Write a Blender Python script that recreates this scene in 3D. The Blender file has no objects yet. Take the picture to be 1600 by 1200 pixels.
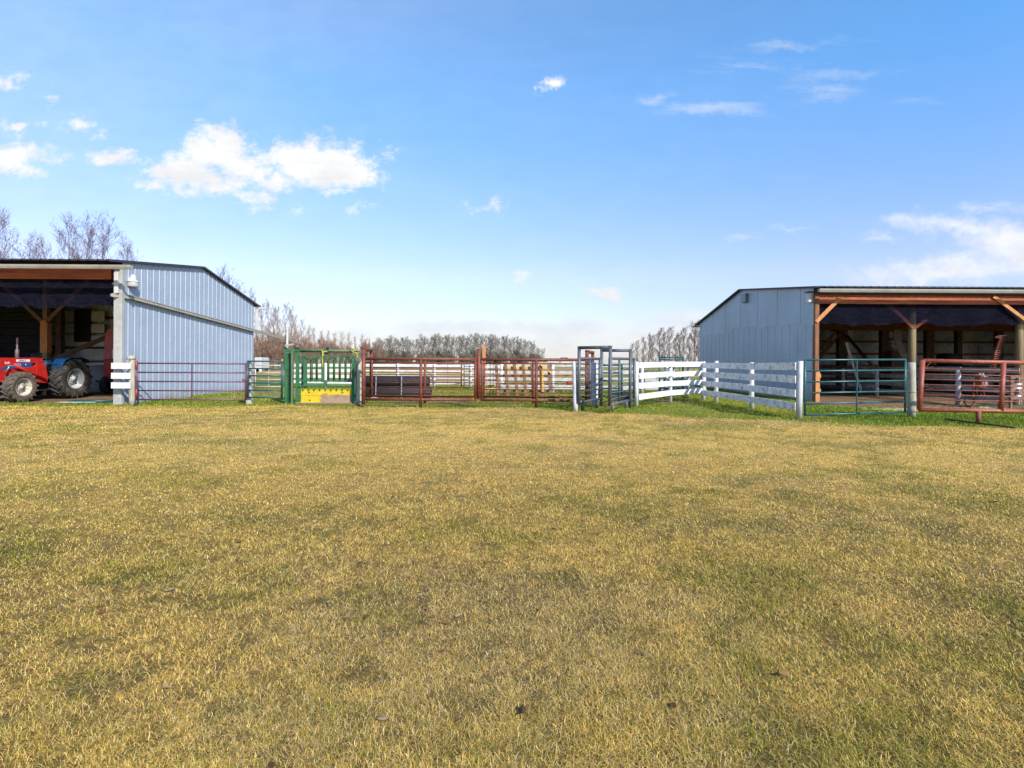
import bpy, math, random
import numpy as np
from mathutils import Vector, Matrix
from math import radians as R, pi, sin, cos

scene = bpy.context.scene
col = scene.collection

# ------------------------------------------------------------------ camera
EYE = 1.5
ROLL = 0.006
cam_data = bpy.data.cameras.new('camera')
cam = bpy.data.objects.new('camera', cam_data)
col.objects.link(cam)
cam.location = (0, 0, EYE)
cam.rotation_euler = (R(90), -ROLL, 0)
cam_data.sensor_width = 36
cam_data.lens = 18
cam_data.shift_y = -34 / 1600
cam_data.clip_start = 0.05
cam_data.clip_end = 8000
scene.camera = cam

# ------------------------------------------------------------------ sun, sky, exposure
SUN = Vector((1.0, -1.45, 1.25)).normalized()
sd = bpy.data.lights.new('sun', 'SUN')
sd.energy = 4.9
sd.angle = R(0.5)
sd.color = (1.0, 0.95, 0.87)
so = bpy.data.objects.new('sun', sd)
col.objects.link(so)
so.location = (20, -30, 30)
so.rotation_euler = (-SUN).to_track_quat('-Z', 'Y').to_euler()

world = bpy.data.worlds.new('World')
scene.world = world
world.use_nodes = True
wn = world.node_tree.nodes
wl = world.node_tree.links
wn.clear()

def N(nodes, typ, **kw):
    n = nodes.new(typ)
    for k, v in kw.items():
        setattr(n, k, v)
    return n

def wmath(op, a, b=None, c=None, clamp=False):
    n = N(wn, 'ShaderNodeMath', operation=op, use_clamp=clamp)
    for i, v in enumerate((a, b, c)):
        if v is None:
            continue
        if isinstance(v, (int, float)):
            n.inputs[i].default_value = v
        else:
            wl.new(v, n.inputs[i])
    return n.outputs[0]

sky = N(wn, 'ShaderNodeTexSky', sky_type='NISHITA', sun_disc=False)
sky.sun_elevation = math.asin(SUN.z)
sky.sun_rotation = math.atan2(SUN.x, SUN.y)
sky.altitude = 600
sky.air_density = 1.0
sky.dust_density = 0.6
sky.ozone_density = 1.6
SKY_STRENGTH = 0.15
hs = N(wn, 'ShaderNodeHueSaturation')
hs.inputs['Saturation'].default_value = 1.0
hs.inputs['Value'].default_value = 1.0
wl.new(sky.outputs[0], hs.inputs['Color'])
tint_in = N(wn, 'ShaderNodeTexCoord')
tint_sp = N(wn, 'ShaderNodeSeparateXYZ'); wl.new(tint_in.outputs['Generated'], tint_sp.inputs[0])
tint = N(wn, 'ShaderNodeValToRGB'); wl.new(tint_sp.outputs['Z'], tint.inputs[0])
el = tint.color_ramp.elements
el[0].position = 0.0; el[0].color = (.41, .40, .455, 1)
el[1].position = .46; el[1].color = (.42, .80, 1.02, 1)
e2 = el.new(.16); e2.color = (.65, .585, .70, 1)
tm = N(wn, 'ShaderNodeVectorMath', operation='MULTIPLY'); wl.new(hs.outputs[0], tm.inputs[0]); wl.new(tint.outputs[0], tm.inputs[1])
ts = N(wn, 'ShaderNodeVectorMath', operation='SCALE'); ts.inputs['Scale'].default_value = 1.5; wl.new(tm.outputs[0], ts.inputs[0])
# clouds: a layer of shapes standing at fixed compass directions (u = x/y, v = z/y of the direction)
tc = N(wn, 'ShaderNodeTexCoord')
sp = N(wn, 'ShaderNodeSeparateXYZ')
wl.new(tc.outputs['Generated'], sp.inputs[0])
yy = wmath('MAXIMUM', sp.outputs['Y'], 0.05)
u = wmath('DIVIDE', sp.outputs['X'], yy)
v = wmath('DIVIDE', sp.outputs['Z'], yy)
uv = N(wn, 'ShaderNodeCombineXYZ')
wl.new(u, uv.inputs[0]); wl.new(v, uv.inputs[1])

uv_plain = uv.outputs[0]
wz = N(wn, 'ShaderNodeTexNoise'); wz.inputs['Scale'].default_value = 22; wz.inputs['Detail'].default_value = 6; wz.inputs['Roughness'].default_value = .62
wl.new(uv_plain, wz.inputs['Vector'])
wsub = N(wn, 'ShaderNodeVectorMath', operation='SUBTRACT'); wl.new(wz.outputs['Color'], wsub.inputs[0]); wsub.inputs[1].default_value = (.5, .5, .5)
wsc = N(wn, 'ShaderNodeVectorMath', operation='MULTIPLY'); wl.new(wsub.outputs[0], wsc.inputs[0]); wsc.inputs[1].default_value = (.085, .05, 0)
wad = N(wn, 'ShaderNodeVectorMath', operation='ADD'); wl.new(uv_plain, wad.inputs[0]); wl.new(wsc.outputs[0], wad.inputs[1])

def wnoise(scale, detail, rough, sx=1, sy=1, off=0.0, dist=0.0):
    mp = N(wn, 'ShaderNodeMapping')
    mp.inputs['Scale'].default_value = (sx, sy, 1)
    mp.inputs['Location'].default_value = (off, off * .7, off)
    wl.new(uv.outputs[0], mp.inputs[0])
    n = N(wn, 'ShaderNodeTexNoise')
    n.inputs['Scale'].default_value = scale
    n.inputs['Detail'].default_value = detail
    n.inputs['Roughness'].default_value = rough
    n.inputs['Distortion'].default_value = dist
    wl.new(mp.outputs[0], n.inputs['Vector'])
    return n.outputs['Fac']

def cl(px, py, rx, ry, w=1.0, rot=0.0):
    dx, dy = px - 800, py - 566
    return ((dx + dy * ROLL) / 800, -(dy - dx * ROLL) / 800, rx / 800, ry / 800, w, rot)

def cloud_mask(blobs):
    acc = None
    for (cu, cv, ru, rv, w, rot) in blobs:
        mp = N(wn, 'ShaderNodeMapping', vector_type='TEXTURE')
        mp.inputs['Location'].default_value = (cu, cv, 0)
        mp.inputs['Rotation'].default_value = (0, 0, rot)
        mp.inputs['Scale'].default_value = (ru, rv, 1)
        wl.new(wad.outputs[0], mp.inputs[0])
        ln = N(wn, 'ShaderNodeVectorMath', operation='LENGTH')
        wl.new(mp.outputs[0], ln.inputs[0])
        m = wmath('MULTIPLY_ADD', ln.outputs['Value'], -w, w)
        acc = m if acc is None else wmath('MAXIMUM', acc, m)
    return acc

puffs = [cl(300, 268, 85, 42, 1.00, .1), cl(345, 232, 75, 45, 1.15), cl(262, 272, 50, 20, 0.80), cl(375, 262, 60, 40, 1.00),
         cl(480, 252, 80, 50, 1.10, .05), cl(520, 262, 60, 44, 0.90), cl(563, 272, 32, 26, 0.80), cl(440, 285, 70, 22, 0.70),
         cl(398, 308, 42, 20, 0.80), cl(340, 292, 60, 16, 0.60), cl(545, 240, 40, 20, 0.60), cl(602, 278, 24, 16, 0.40), cl(600, 245, 18, 14, 0.25),
         cl(30, 245, 70, 28, 0.90, .1), cl(5, 252, 40, 22, 0.90), cl(28, 198, 45, 14, 0.70), cl(120, 196, 30, 14, 0.43, .2), cl(48, 268, 24, 14, 0.43),
         cl(178, 246, 44, 16, 0.80), cl(212, 250, 24, 10, 0.40), cl(152, 216, 20, 11, 0.43), cl(30, 125, 12, 26, 0.32, .3), cl(2, 130, 20, 18, 0.36), cl(78, 160, 14, 14, 0.29),
         cl(404, 325, 30, 10, 0.43), cl(468, 330, 18, 8, 0.43), cl(562, 324, 26, 10, 0.43, .2), cl(776, 315, 18, 12, 0.30), cl(750, 328, 16, 8, 0.30),
         cl(865, 132, 20, 13, 0.61), cl(814, 436, 13, 16, 0.65, -.3), cl(945, 458, 58, 18, 0.85, -.4),
         ]
soft = [cl(1500, 352, 130, 26, 1.0, -.05), cl(1590, 372, 120, 34, 1.2), cl(1420, 340, 60, 18, .6, .1), cl(1360, 372, 50, 10, .5), cl(1480, 425, 200, 34, 1.2, .06), cl(1620, 400, 130, 60, 1.3), cl(1550, 325, 90, 16, .6)]
# more puffs outside the picture so that the sky carries on sideways
puffs += [cl(-120, 300, 110, 45, 1.0), cl(-300, 220, 120, 40, .9), cl(1900, 300, 180, 60, 1.0), cl(-260, 420, 200, 30, .9), cl(2150, 420, 260, 50, 1.0)]
wisps = [cl(1230, 75, 130, 16, .8, .08), cl(1180, 100, 120, 14, .5, .1), cl(1120, 166, 90, 14, .85, .05), cl(1025, 152, 50, 9, .6, .1), cl(1290, 150, 80, 16, .5, .15), cl(1330, 118, 90, 12, .4, .1),
         cl(1250, 358, 70, 8, .7, .02), cl(1160, 370, 20, 6, .5), cl(1430, 160, 60, 12, .3)]
low = [cl(760, 512, 420, 24, 1.1, .0), cl(600, 530, 420, 34, 1.0, .0), cl(950, 530, 330, 40, 1.0), cl(1100, 500, 260, 26, .8), cl(860, 545, 900, 44, 1.0), cl(-200, 540, 700, 46, .8), cl(1900, 540, 800, 60, .9)]
n1 = wnoise(10.0, 10, .64, 1, 1.6, 3.1, .5)
n2 = wnoise(42, 6, .65, 1, 1.5, 9.3)
nsum = wmath('MULTIPLY_ADD', n2, .45, wmath('MULTIPLY', n1, .78))
def shape(mask, noise, amp, lo, hi):
    t = wmath('ADD', mask, wmath('MULTIPLY', wmath('SUBTRACT', noise, .6), amp))
    mr = N(wn, 'ShaderNodeMapRange', interpolation_type='SMOOTHSTEP')
    mr.inputs['From Min'].default_value = lo
    mr.inputs['From Max'].default_value = hi
    wl.new(t, mr.inputs['Value'])
    return mr.outputs[0]
d1 = shape(cloud_mask(puffs), nsum, 2.6, .0, .72)
d5 = wmath('MULTIPLY', shape(cloud_mask(soft), wmath('MULTIPLY_ADD', wnoise(6.0, 9, .62, .7, 2.2, 8.2, .4), .9, wmath('MULTIPLY', n2, .25)), 2.4, -.15, 1.0), .86)
nw = wnoise(7.0, 7, .62, .45, 3.2, 5.0, .6)
d2 = wmath('MULTIPLY', shape(cloud_mask(wisps), wmath('ADD', nw, .12), 2.4, .0, 1.0), .36)
nl = wnoise(3.0, 5, .5, .6, 4.0, 1.0, .2)
d3 = wmath('MULTIPLY', shape(cloud_mask(low), wmath('ADD', nl, .1), 1.1, .0, .9), .70)
# thin high veil, thicker toward the left
veil = N(wn, 'ShaderNodeMapRange'); wl.new(u, veil.inputs['Value'])
veil.inputs['From Min'].default_value = -1.1; veil.inputs['From Max'].default_value = .9
veil.inputs['To Min'].default_value = .28; veil.inputs['To Max'].default_value = .03
nv = wnoise(1.6, 6, .62, .6, 1.6, 12.0, .5)
d4 = wmath('MULTIPLY', veil.outputs[0], wmath('MULTIPLY_ADD', nv, 1.2, .2))
dens = wmath('MAXIMUM', wmath('MAXIMUM', d1, d2), wmath('MAXIMUM', d3, d5))
dens = wmath('ADD', dens, wmath('MULTIPLY', d4, wmath('SUBTRACT', 1.0, dens)), clamp=True)
front = wmath('GREATER_THAN', sp.outputs['Y'], .06)
dens = wmath('MULTIPLY', dens, front)
cmix = N(wn, 'ShaderNodeMix', data_type='RGBA')
nc = wnoise(14, 4, .5, 1, 2, 7.7)
cr = N(wn, 'ShaderNodeMapRange')
cr.inputs['From Min'].default_value = .3; cr.inputs['From Max'].default_value = .6
cr.inputs['To Min'].default_value = .86; cr.inputs['To Max'].default_value = 1.0
wl.new(nc, cr.inputs['Value'])
cc = N(wn, 'ShaderNodeVectorMath', operation='SCALE')
CLOUD = (0.745 / SKY_STRENGTH, 0.75 / SKY_STRENGTH, 0.765 / SKY_STRENGTH)
cc.inputs[0].default_value = CLOUD
lowdim = N(wn, 'ShaderNodeMapRange'); wl.new(v, lowdim.inputs['Value'])
lowdim.inputs['From Min'].default_value = .02; lowdim.inputs['From Max'].default_value = .2
lowdim.inputs['To Min'].default_value = .84; lowdim.inputs['To Max'].default_value = 1.0
wl.new(wmath('MULTIPLY', cr.outputs[0], lowdim.outputs[0]), cc.inputs['Scale'])
wl.new(dens, cmix.inputs[0])
wl.new(ts.outputs[0], cmix.inputs[6])
wl.new(cc.outputs[0], cmix.inputs[7])
bg = N(wn, 'ShaderNodeBackground')
bg.inputs['Strength'].default_value = SKY_STRENGTH
wl.new(cmix.outputs[2], bg.inputs['Color'])
wo = N(wn, 'ShaderNodeOutputWorld')
wl.new(bg.outputs[0], wo.inputs[0])

scene.view_settings.view_transform = 'Standard'
scene.view_settings.look = 'None'
scene.view_settings.exposure = 0.45
scene.view_settings.gamma = 1.0
scene.render.engine = 'CYCLES'
scene.cycles.use_denoising = True
scene.cycles.max_bounces = 6
scene.cycles.transparent_max_bounces = 8
scene.cycles.caustics_reflective = False
scene.cycles.caustics_refractive = False

# ------------------------------------------------------------------ pixel -> real place (a survey of the photograph)
def U(px, py):
    dx, dy = px - 800, py - 566
    return ((dx + dy * ROLL) / 800, -(dy - dx * ROLL) / 800)
def G(px, py):                       # point of the ground seen at that pixel
    a, b = U(px, py)
    Y = -EYE / b
    return a * Y, Y
def Z(px, py, Y):                    # height of what stands at depth Y
    return EYE + U(px, py)[1] * Y
def X(px, py, Y):
    return U(px, py)[0] * Y

# ------------------------------------------------------------------ materials
def material(name, base, rough=.7, metal=0.0, var=None, scale=3.0, amount=.5, var2=None, scale2=14.0, amount2=.35,
             bump=0.0, bscale=40.0, stretch=(1, 1, 1), detail=5, spec=.5):
    m = bpy.data.materials.new(name)
    m.use_nodes = True
    nt = m.node_tree; n = nt.nodes; l = nt.links
    b = n['Principled BSDF']
    b.inputs['Roughness'].default_value = rough
    b.inputs['Metallic'].default_value = metal
    b.inputs['Specular IOR Level'].default_value = spec
    b.inputs['Base Color'].default_value = (*base, 1)
    t = N(n, 'ShaderNodeTexCoord')
    mp = N(n, 'ShaderNodeMapping')
    mp.inputs['Scale'].default_value = stretch
    l.new(t.outputs['Object'], mp.inputs[0])
    out = None
    def layer(prev, colr, sc, am, seed):
        nz = N(n, 'ShaderNodeTexNoise')
        nz.noise_dimensions = '4D'
        nz.inputs['W'].default_value = seed
        nz.inputs['Scale'].default_value = sc
        nz.inputs['Detail'].default_value = detail
        nz.inputs['Roughness'].default_value = .6
        l.new(mp.outputs[0], nz.inputs['Vector'])
        mr = N(n, 'ShaderNodeMapRange')
        mr.inputs['From Min'].default_value = .62 - am * .35
        mr.inputs['From Max'].default_value = .75 - am * .15
        l.new(nz.outputs['Fac'], mr.inputs['Value'])
        mx = N(n, 'ShaderNodeMix', data_type='RGBA')
        l.new(mr.outputs[0], mx.inputs[0])
        if prev is None:
            mx.inputs[6].default_value = (*base, 1)
        else:
            l.new(prev, mx.inputs[6])
        mx.inputs[7].default_value = (*colr, 1)
        return mx.outputs[2]
    if var is not None:
        out = layer(out, var, scale, amount, 1.7)
    if var2 is not None:
        out = layer(out, var2, scale2, amount2, 5.3)
    if out is not None:
        l.new(out, b.inputs['Base Color'])
    if bump > 0:
        nz = N(n, 'ShaderNodeTexNoise')
        nz.inputs['Scale'].default_value = bscale
        nz.inputs['Detail'].default_value = 4
        l.new(mp.outputs[0], nz.inputs['Vector'])
        bp = N(n, 'ShaderNodeBump')
        bp.inputs['Strength'].default_value = bump
        bp.inputs['Distance'].default_value = .01
        l.new(nz.outputs['Fac'], bp.inputs['Height'])
        l.new(bp.outputs[0], b.inputs['Normal'])
    return m

M = {}
M['siding'] = material('blue_grey_siding', (.325, .375, .45), .5, .2, (.29, .34, .42), 1.2, .6, (.40, .44, .49), 9, .2, spec=.5)
M['siding_right'] = material('blue_siding', (.30, .38, .46), .45, .25, (.25, .32, .385), .8, .7, (.36, .42, .48), 7, .2, .05, 6)
def splash(m, top=.45, amt=.6):
    n = m.node_tree.nodes; l = m.node_tree.links; b = n['Principled BSDF']
    src = b.inputs['Base Color'].links[0].from_socket
    t = N(n, 'ShaderNodeTexCoord'); s = N(n, 'ShaderNodeSeparateXYZ'); l.new(t.outputs['Object'], s.inputs[0])
    nz = N(n, 'ShaderNodeTexNoise'); nz.inputs['Scale'].default_value = 2.5; nz.inputs['Detail'].default_value = 7; nz.inputs['Roughness'].default_value = .7
    l.new(t.outputs['Object'], nz.inputs['Vector'])
    a = N(n, 'ShaderNodeMath', operation='MULTIPLY_ADD'); l.new(nz.outputs['Fac'], a.inputs[0]); a.inputs[1].default_value = -.9; l.new(s.outputs['Z'], a.inputs[2])
    mr = N(n, 'ShaderNodeMapRange'); l.new(a.outputs[0], mr.inputs['Value'])
    mr.inputs['From Min'].default_value = top - .55; mr.inputs['From Max'].default_value = -.45; mr.inputs['To Min'].default_value = 0; mr.inputs['To Max'].default_value = amt
    mx = N(n, 'ShaderNodeMix', data_type='RGBA'); l.new(mr.outputs[0], mx.inputs[0]); l.new(src, mx.inputs[6]); mx.inputs[7].default_value = (.23, .18, .13, 1)
    l.new(mx.outputs[2], b.inputs['Base Color'])
splash(M['siding']); splash(M['siding_right'])
M['siding_inside'] = material('bare_sheet_back', (.46, .52, .60), .5, .35, (.30, .34, .40), 2, .5, (.25, .2, .15), 6, .15)
M['trim_grey'] = material('grey_corner_trim', (.34, .335, .31), .6, 0, (.27, .265, .245), 2, .4, (.41, .40, .37), 8, .3)
M['white_metal'] = material('white_gutter_metal', (.46, .455, .44), .4, 0, (.58, .57, .52), 3, .4, (.4, .37, .31), 12, .12)
M['cream_metal'] = material('cream_gutter_metal', (.31, .29, .245), .5, 0, (.24, .22, .18), 2, .5, (.38, .36, .32), 9, .25)
M['roof'] = material('dark_roof_metal', (.035, .04, .055), .5, .3, (.06, .06, .07), 1.5, .4)
M['beam'] = material('red_brown_timber', (.34, .075, .02), .75, 0, (.18, .042, .016), 3, .6, (.52, .16, .045), 5, .35, .25, 30, (.25, 2, 4))
M['beam_dark'] = material('dark_timber', (.10, .06, .04), .8, 0, (.06, .035, .025), 3, .6, (.15, .09, .055), 6, .3, .25, 30, (1, 1, 1))
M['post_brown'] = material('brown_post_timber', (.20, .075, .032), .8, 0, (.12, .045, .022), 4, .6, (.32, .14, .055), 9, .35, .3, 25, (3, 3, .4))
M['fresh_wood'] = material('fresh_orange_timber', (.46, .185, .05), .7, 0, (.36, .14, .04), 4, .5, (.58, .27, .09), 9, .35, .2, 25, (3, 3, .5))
M['round_post'] = material('tan_round_post', (.20, .14, .065), .85, 0, (.14, .10, .05), 4, .6, (.27, .20, .10), 9, .4, .4, 25, (4, 4, .4))
M['grey_post'] = material('weathered_grey_post', (.36, .33, .25), .9, 0, (.22, .20, .15), 5, .6, (.46, .44, .36), 10, .4, .5, 30, (4, 4, .4))
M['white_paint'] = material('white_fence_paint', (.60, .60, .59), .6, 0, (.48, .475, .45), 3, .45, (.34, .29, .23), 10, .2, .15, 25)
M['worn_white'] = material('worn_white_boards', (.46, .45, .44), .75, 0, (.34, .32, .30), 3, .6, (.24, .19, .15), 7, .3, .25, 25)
M['shade_white'] = material('shade_lightened_boards', (.80, .78, .76), .75, 0, (.60, .57, .54), 3, .6, (.26, .21, .17), 7, .3, .25, 25)  # white board paint lightened to offset the shade on this fence face
M['grey_board'] = material('weathered_boards', (.38, .35, .32), .85, 0, (.24, .20, .17), 2.5, .6, (.14, .09, .06), 6, .3, .3, 25)
M['white_post'] = material('white_post_paint', (.56, .56, .57), .6, 0, (.44, .44, .45), 3, .5, (.35, .32, .28), 9, .12, .1, 20)
M['teal'] = material('teal_gate_paint', (.012, .085, .088), .38, 0, (.01, .06, .062), 6, .4, (.08, .15, .14), 20, .25)
M['dark_teal'] = material('dark_teal_gate_paint', (.012, .075, .085), .4, 0, (.008, .045, .05), 6, .4, (.06, .05, .035), 20, .15)
M['maroon'] = material('maroon_gate_paint', (.115, .035, .055), .45, 0, (.075, .025, .04), 5, .5, (.17, .07, .06), 15, .3)
M['maroon_red'] = material('red_gate_paint', (.33, .03, .02), .5, 0, (.2, .03, .02), 8, .4)
M['rust'] = material('rust_red_pipe', (.145, .031, .014), .6, 0, (.09, .022, .013), 4, .6, (.24, .075, .035), 13, .35, .1, 40)
M['rust_right'] = material('orange_red_pipe', (.27, .055, .022), .55, 0, (.17, .04, .02), 4, .5, (.37, .12, .06), 13, .35)
M['slate'] = material('slate_pipe', (.075, .10, .12), .5, .1, (.05, .06, .075), 5, .5, (.17, .085, .055), 9, .28, .1, 40)
M['green'] = material('green_chute_paint', (.013, .128, .046), .5, 0, (.01, .075, .03), 5, .5, (.11, .12, .07), 14, .35)
M['green_worn'] = material('worn_green_paint', (.05, .15, .05), .6, 0, (.10, .10, .055), 6, .5, (.20, .16, .10), 14, .35)
M['yellow'] = material('yellow_panel_paint', (.58, .43, .006), .6, 0, (.48, .35, .01), 5, .4, (.26, .18, .06), 20, .2)
M['ply'] = material('weathered_plywood', (.30, .19, .12), .85, 0, (.23, .14, .09), 6, .5, (.36, .25, .17), 14, .4, .3, 30)
M['rope'] = material('yellow_rope', (.42, .42, .03), .8, 0, (.28, .32, .03), 30, .5)
M['steel'] = material('bare_steel', (.42, .42, .42), .4, .8, (.25, .22, .2), 10, .4)
M['black_plastic'] = material('black_plastic_pipe', (.008, .0085, .010), .75, 0, (.014, .014, .016), 5, .4)
M['tractor_blue_shaded'] = material('shaded_blue_paint', (.008, .035, .09), .5, 0, (.02, .03, .05), 6, .5)  # tractor blue darkened for the shaded parts of the rear fenders
M['tractor_blue'] = material('blue_tractor_paint', (.012, .10, .28), .4, 0, (.02, .06, .16), 5, .4, (.08, .07, .06), 18, .15)
M['tractor_red'] = material('red_loader_paint', (.50, .016, .012), .42, 0, (.36, .015, .012), 4, .5, (.28, .07, .045), 14, .22)
M['dark_iron'] = material('dark_engine_iron', (.02, .024, .03), .6, .3, (.045, .04, .035), 10, .4)
M['rubber'] = material('dusty_rubber', (.022, .021, .021), .85, 0, (.10, .08, .06), 6, .5, (.02, .02, .02), 18, .3, .3, 40)
M['rubber_dusty'] = material('muddy_rubber', (.10, .076, .055), .9, 0, (.045, .038, .032), 6, .5, (.17, .13, .09), 18, .3, .3, 40)
M['rim_white'] = material('white_rim_paint', (.46, .43, .36), .8, 0, (.40, .36, .29), 6, .5, (.22, .17, .13), 14, .3)
M['rim_grey'] = material('grey_rim_paint', (.36, .38, .38), .8, .0, (.36, .37, .37), 6, .4)
M['exhaust'] = material('exhaust_metal', (.16, .11, .12), .6, .4, (.10, .07, .07), 8, .4)
M['old_red'] = material('sun_faded_red', (.50, .12, .12), .6, 0, (.38, .09, .09), 3, .5, (.6, .28, .25), 12, .2)
M['deep_red'] = material('deep_red_paint', (.55, .015, .012), .5, 0, (.22, .012, .012), 3, .4)
M['decal_white'] = material('white_decal', (.78, .77, .82), .5)
M['decal_blue'] = material('blue_lettering', (.03, .05, .25), .5)
M['decal_pale'] = material('pale_lettering', (.62, .66, .75), .5)
M['lamp_glass'] = material('frosted_lamp_cover', (.42, .42, .41), .3, 0, (.6, .6, .58), 8, .3)
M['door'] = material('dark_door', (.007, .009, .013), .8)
M['concrete'] = material('pale_concrete', (.42, .40, .37), .9, 0, (.3, .28, .25), 5, .5)
M['tarp'] = material('grey_tarp', (.30, .29, .30), .8, 0, (.22, .21, .22), 4, .4, bump=.3, bscale=8)
M['rust_iron'] = material('rusty_iron', (.22, .07, .035), .8, .2, (.12, .05, .035), 12, .5, (.34, .13, .07), 22, .3)
M['straw_pile'] = material('loose_straw', (.52, .36, .16), .95, 0, (.36, .24, .11), 12, .5, (.62, .47, .24), 30, .4, .8, 40)
M['brown_board'] = material('brown_pallet_boards', (.21, .12, .075), .85, 0, (.13, .075, .05), 5, .6, (.30, .19, .12), 10, .3, .3, 30)
M['pink_white'] = material('chalky_pink_pipe', (.44, .32, .30), .6, 0, (.5, .3, .25), 6, .5, (.72, .66, .62), 15, .3)
M['galv'] = material('galvanised_drum', (.52, .55, .57), .4, .6, (.36, .38, .4), 8, .4)
M['yellow_wood'] = material('yellow_wooden_board', (.62, .34, .07), .7, 0, (.48, .24, .05), 5, .5, (.7, .45, .14), 14, .3)
M['brown_steel'] = material('brown_rusty_steel', (.20, .10, .04), .7, 0, (.13, .07, .03), 7, .5, (.30, .16, .06), 14, .3)
M['shed_white'] = material('white_shed_wall', (.45, .45, .44), .7, 0, (.35, .34, .33), 1, .4)
M['far_red'] = material('far_red_paint', (.40, .03, .03), .6)

# shade net: dark woven cloth with fine holes
def net_material():
    m = bpy.data.materials.new('dark_shade_net')
    m.use_nodes = True
    n = m.node_tree.nodes; l = m.node_tree.links
    b = n['Principled BSDF']
    b.inputs['Roughness'].default_value = 1.0
    b.inputs['Specular IOR Level'].default_value = 0.05
    t = N(n, 'ShaderNodeTexCoord')
    nz = N(n, 'ShaderNodeTexNoise'); nz.inputs['Scale'].default_value = 9; nz.inputs['Detail'].default_value = 6
    l.new(t.outputs['Object'], nz.inputs['Vector'])
    rp = N(n, 'ShaderNodeValToRGB')
    rp.color_ramp.elements[0].position = .3; rp.color_ramp.elements[0].color = (.003, .0035, .009, 1)
    rp.color_ramp.elements[1].position = .75; rp.color_ramp.elements[1].color = (.012, .012, .024, 1)
    l.new(nz.outputs['Fac'], rp.inputs[0])
    vo = N(n, 'ShaderNodeTexVoronoi'); vo.inputs['Scale'].default_value = 5.5
    l.new(t.outputs['Object'], vo.inputs['Vector'])
    lt = N(n, 'ShaderNodeMath', operation='LESS_THAN'); lt.inputs[1].default_value = .055
    l.new(vo.outputs['Distance'], lt.inputs[0])
    mx = N(n, 'ShaderNodeMix', data_type='RGBA')
    l.new(lt.outputs[0], mx.inputs[0]); l.new(rp.outputs[0], mx.inputs[6]); mx.inputs[7].default_value = (.10, .11, .13, 1)
    l.new(mx.outputs[2], b.inputs['Base Color'])
    tr = N(n, 'ShaderNodeBsdfTransparent')
    ms = N(n, 'ShaderNodeMixShader'); ms.inputs[0].default_value = .7
    l.new(tr.outputs[0], ms.inputs[1]); l.new(b.outputs[0], ms.inputs[2])
    l.new(ms.outputs[0], n['Material Output'].inputs[0])
    return m
M['net'] = net_material()

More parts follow.
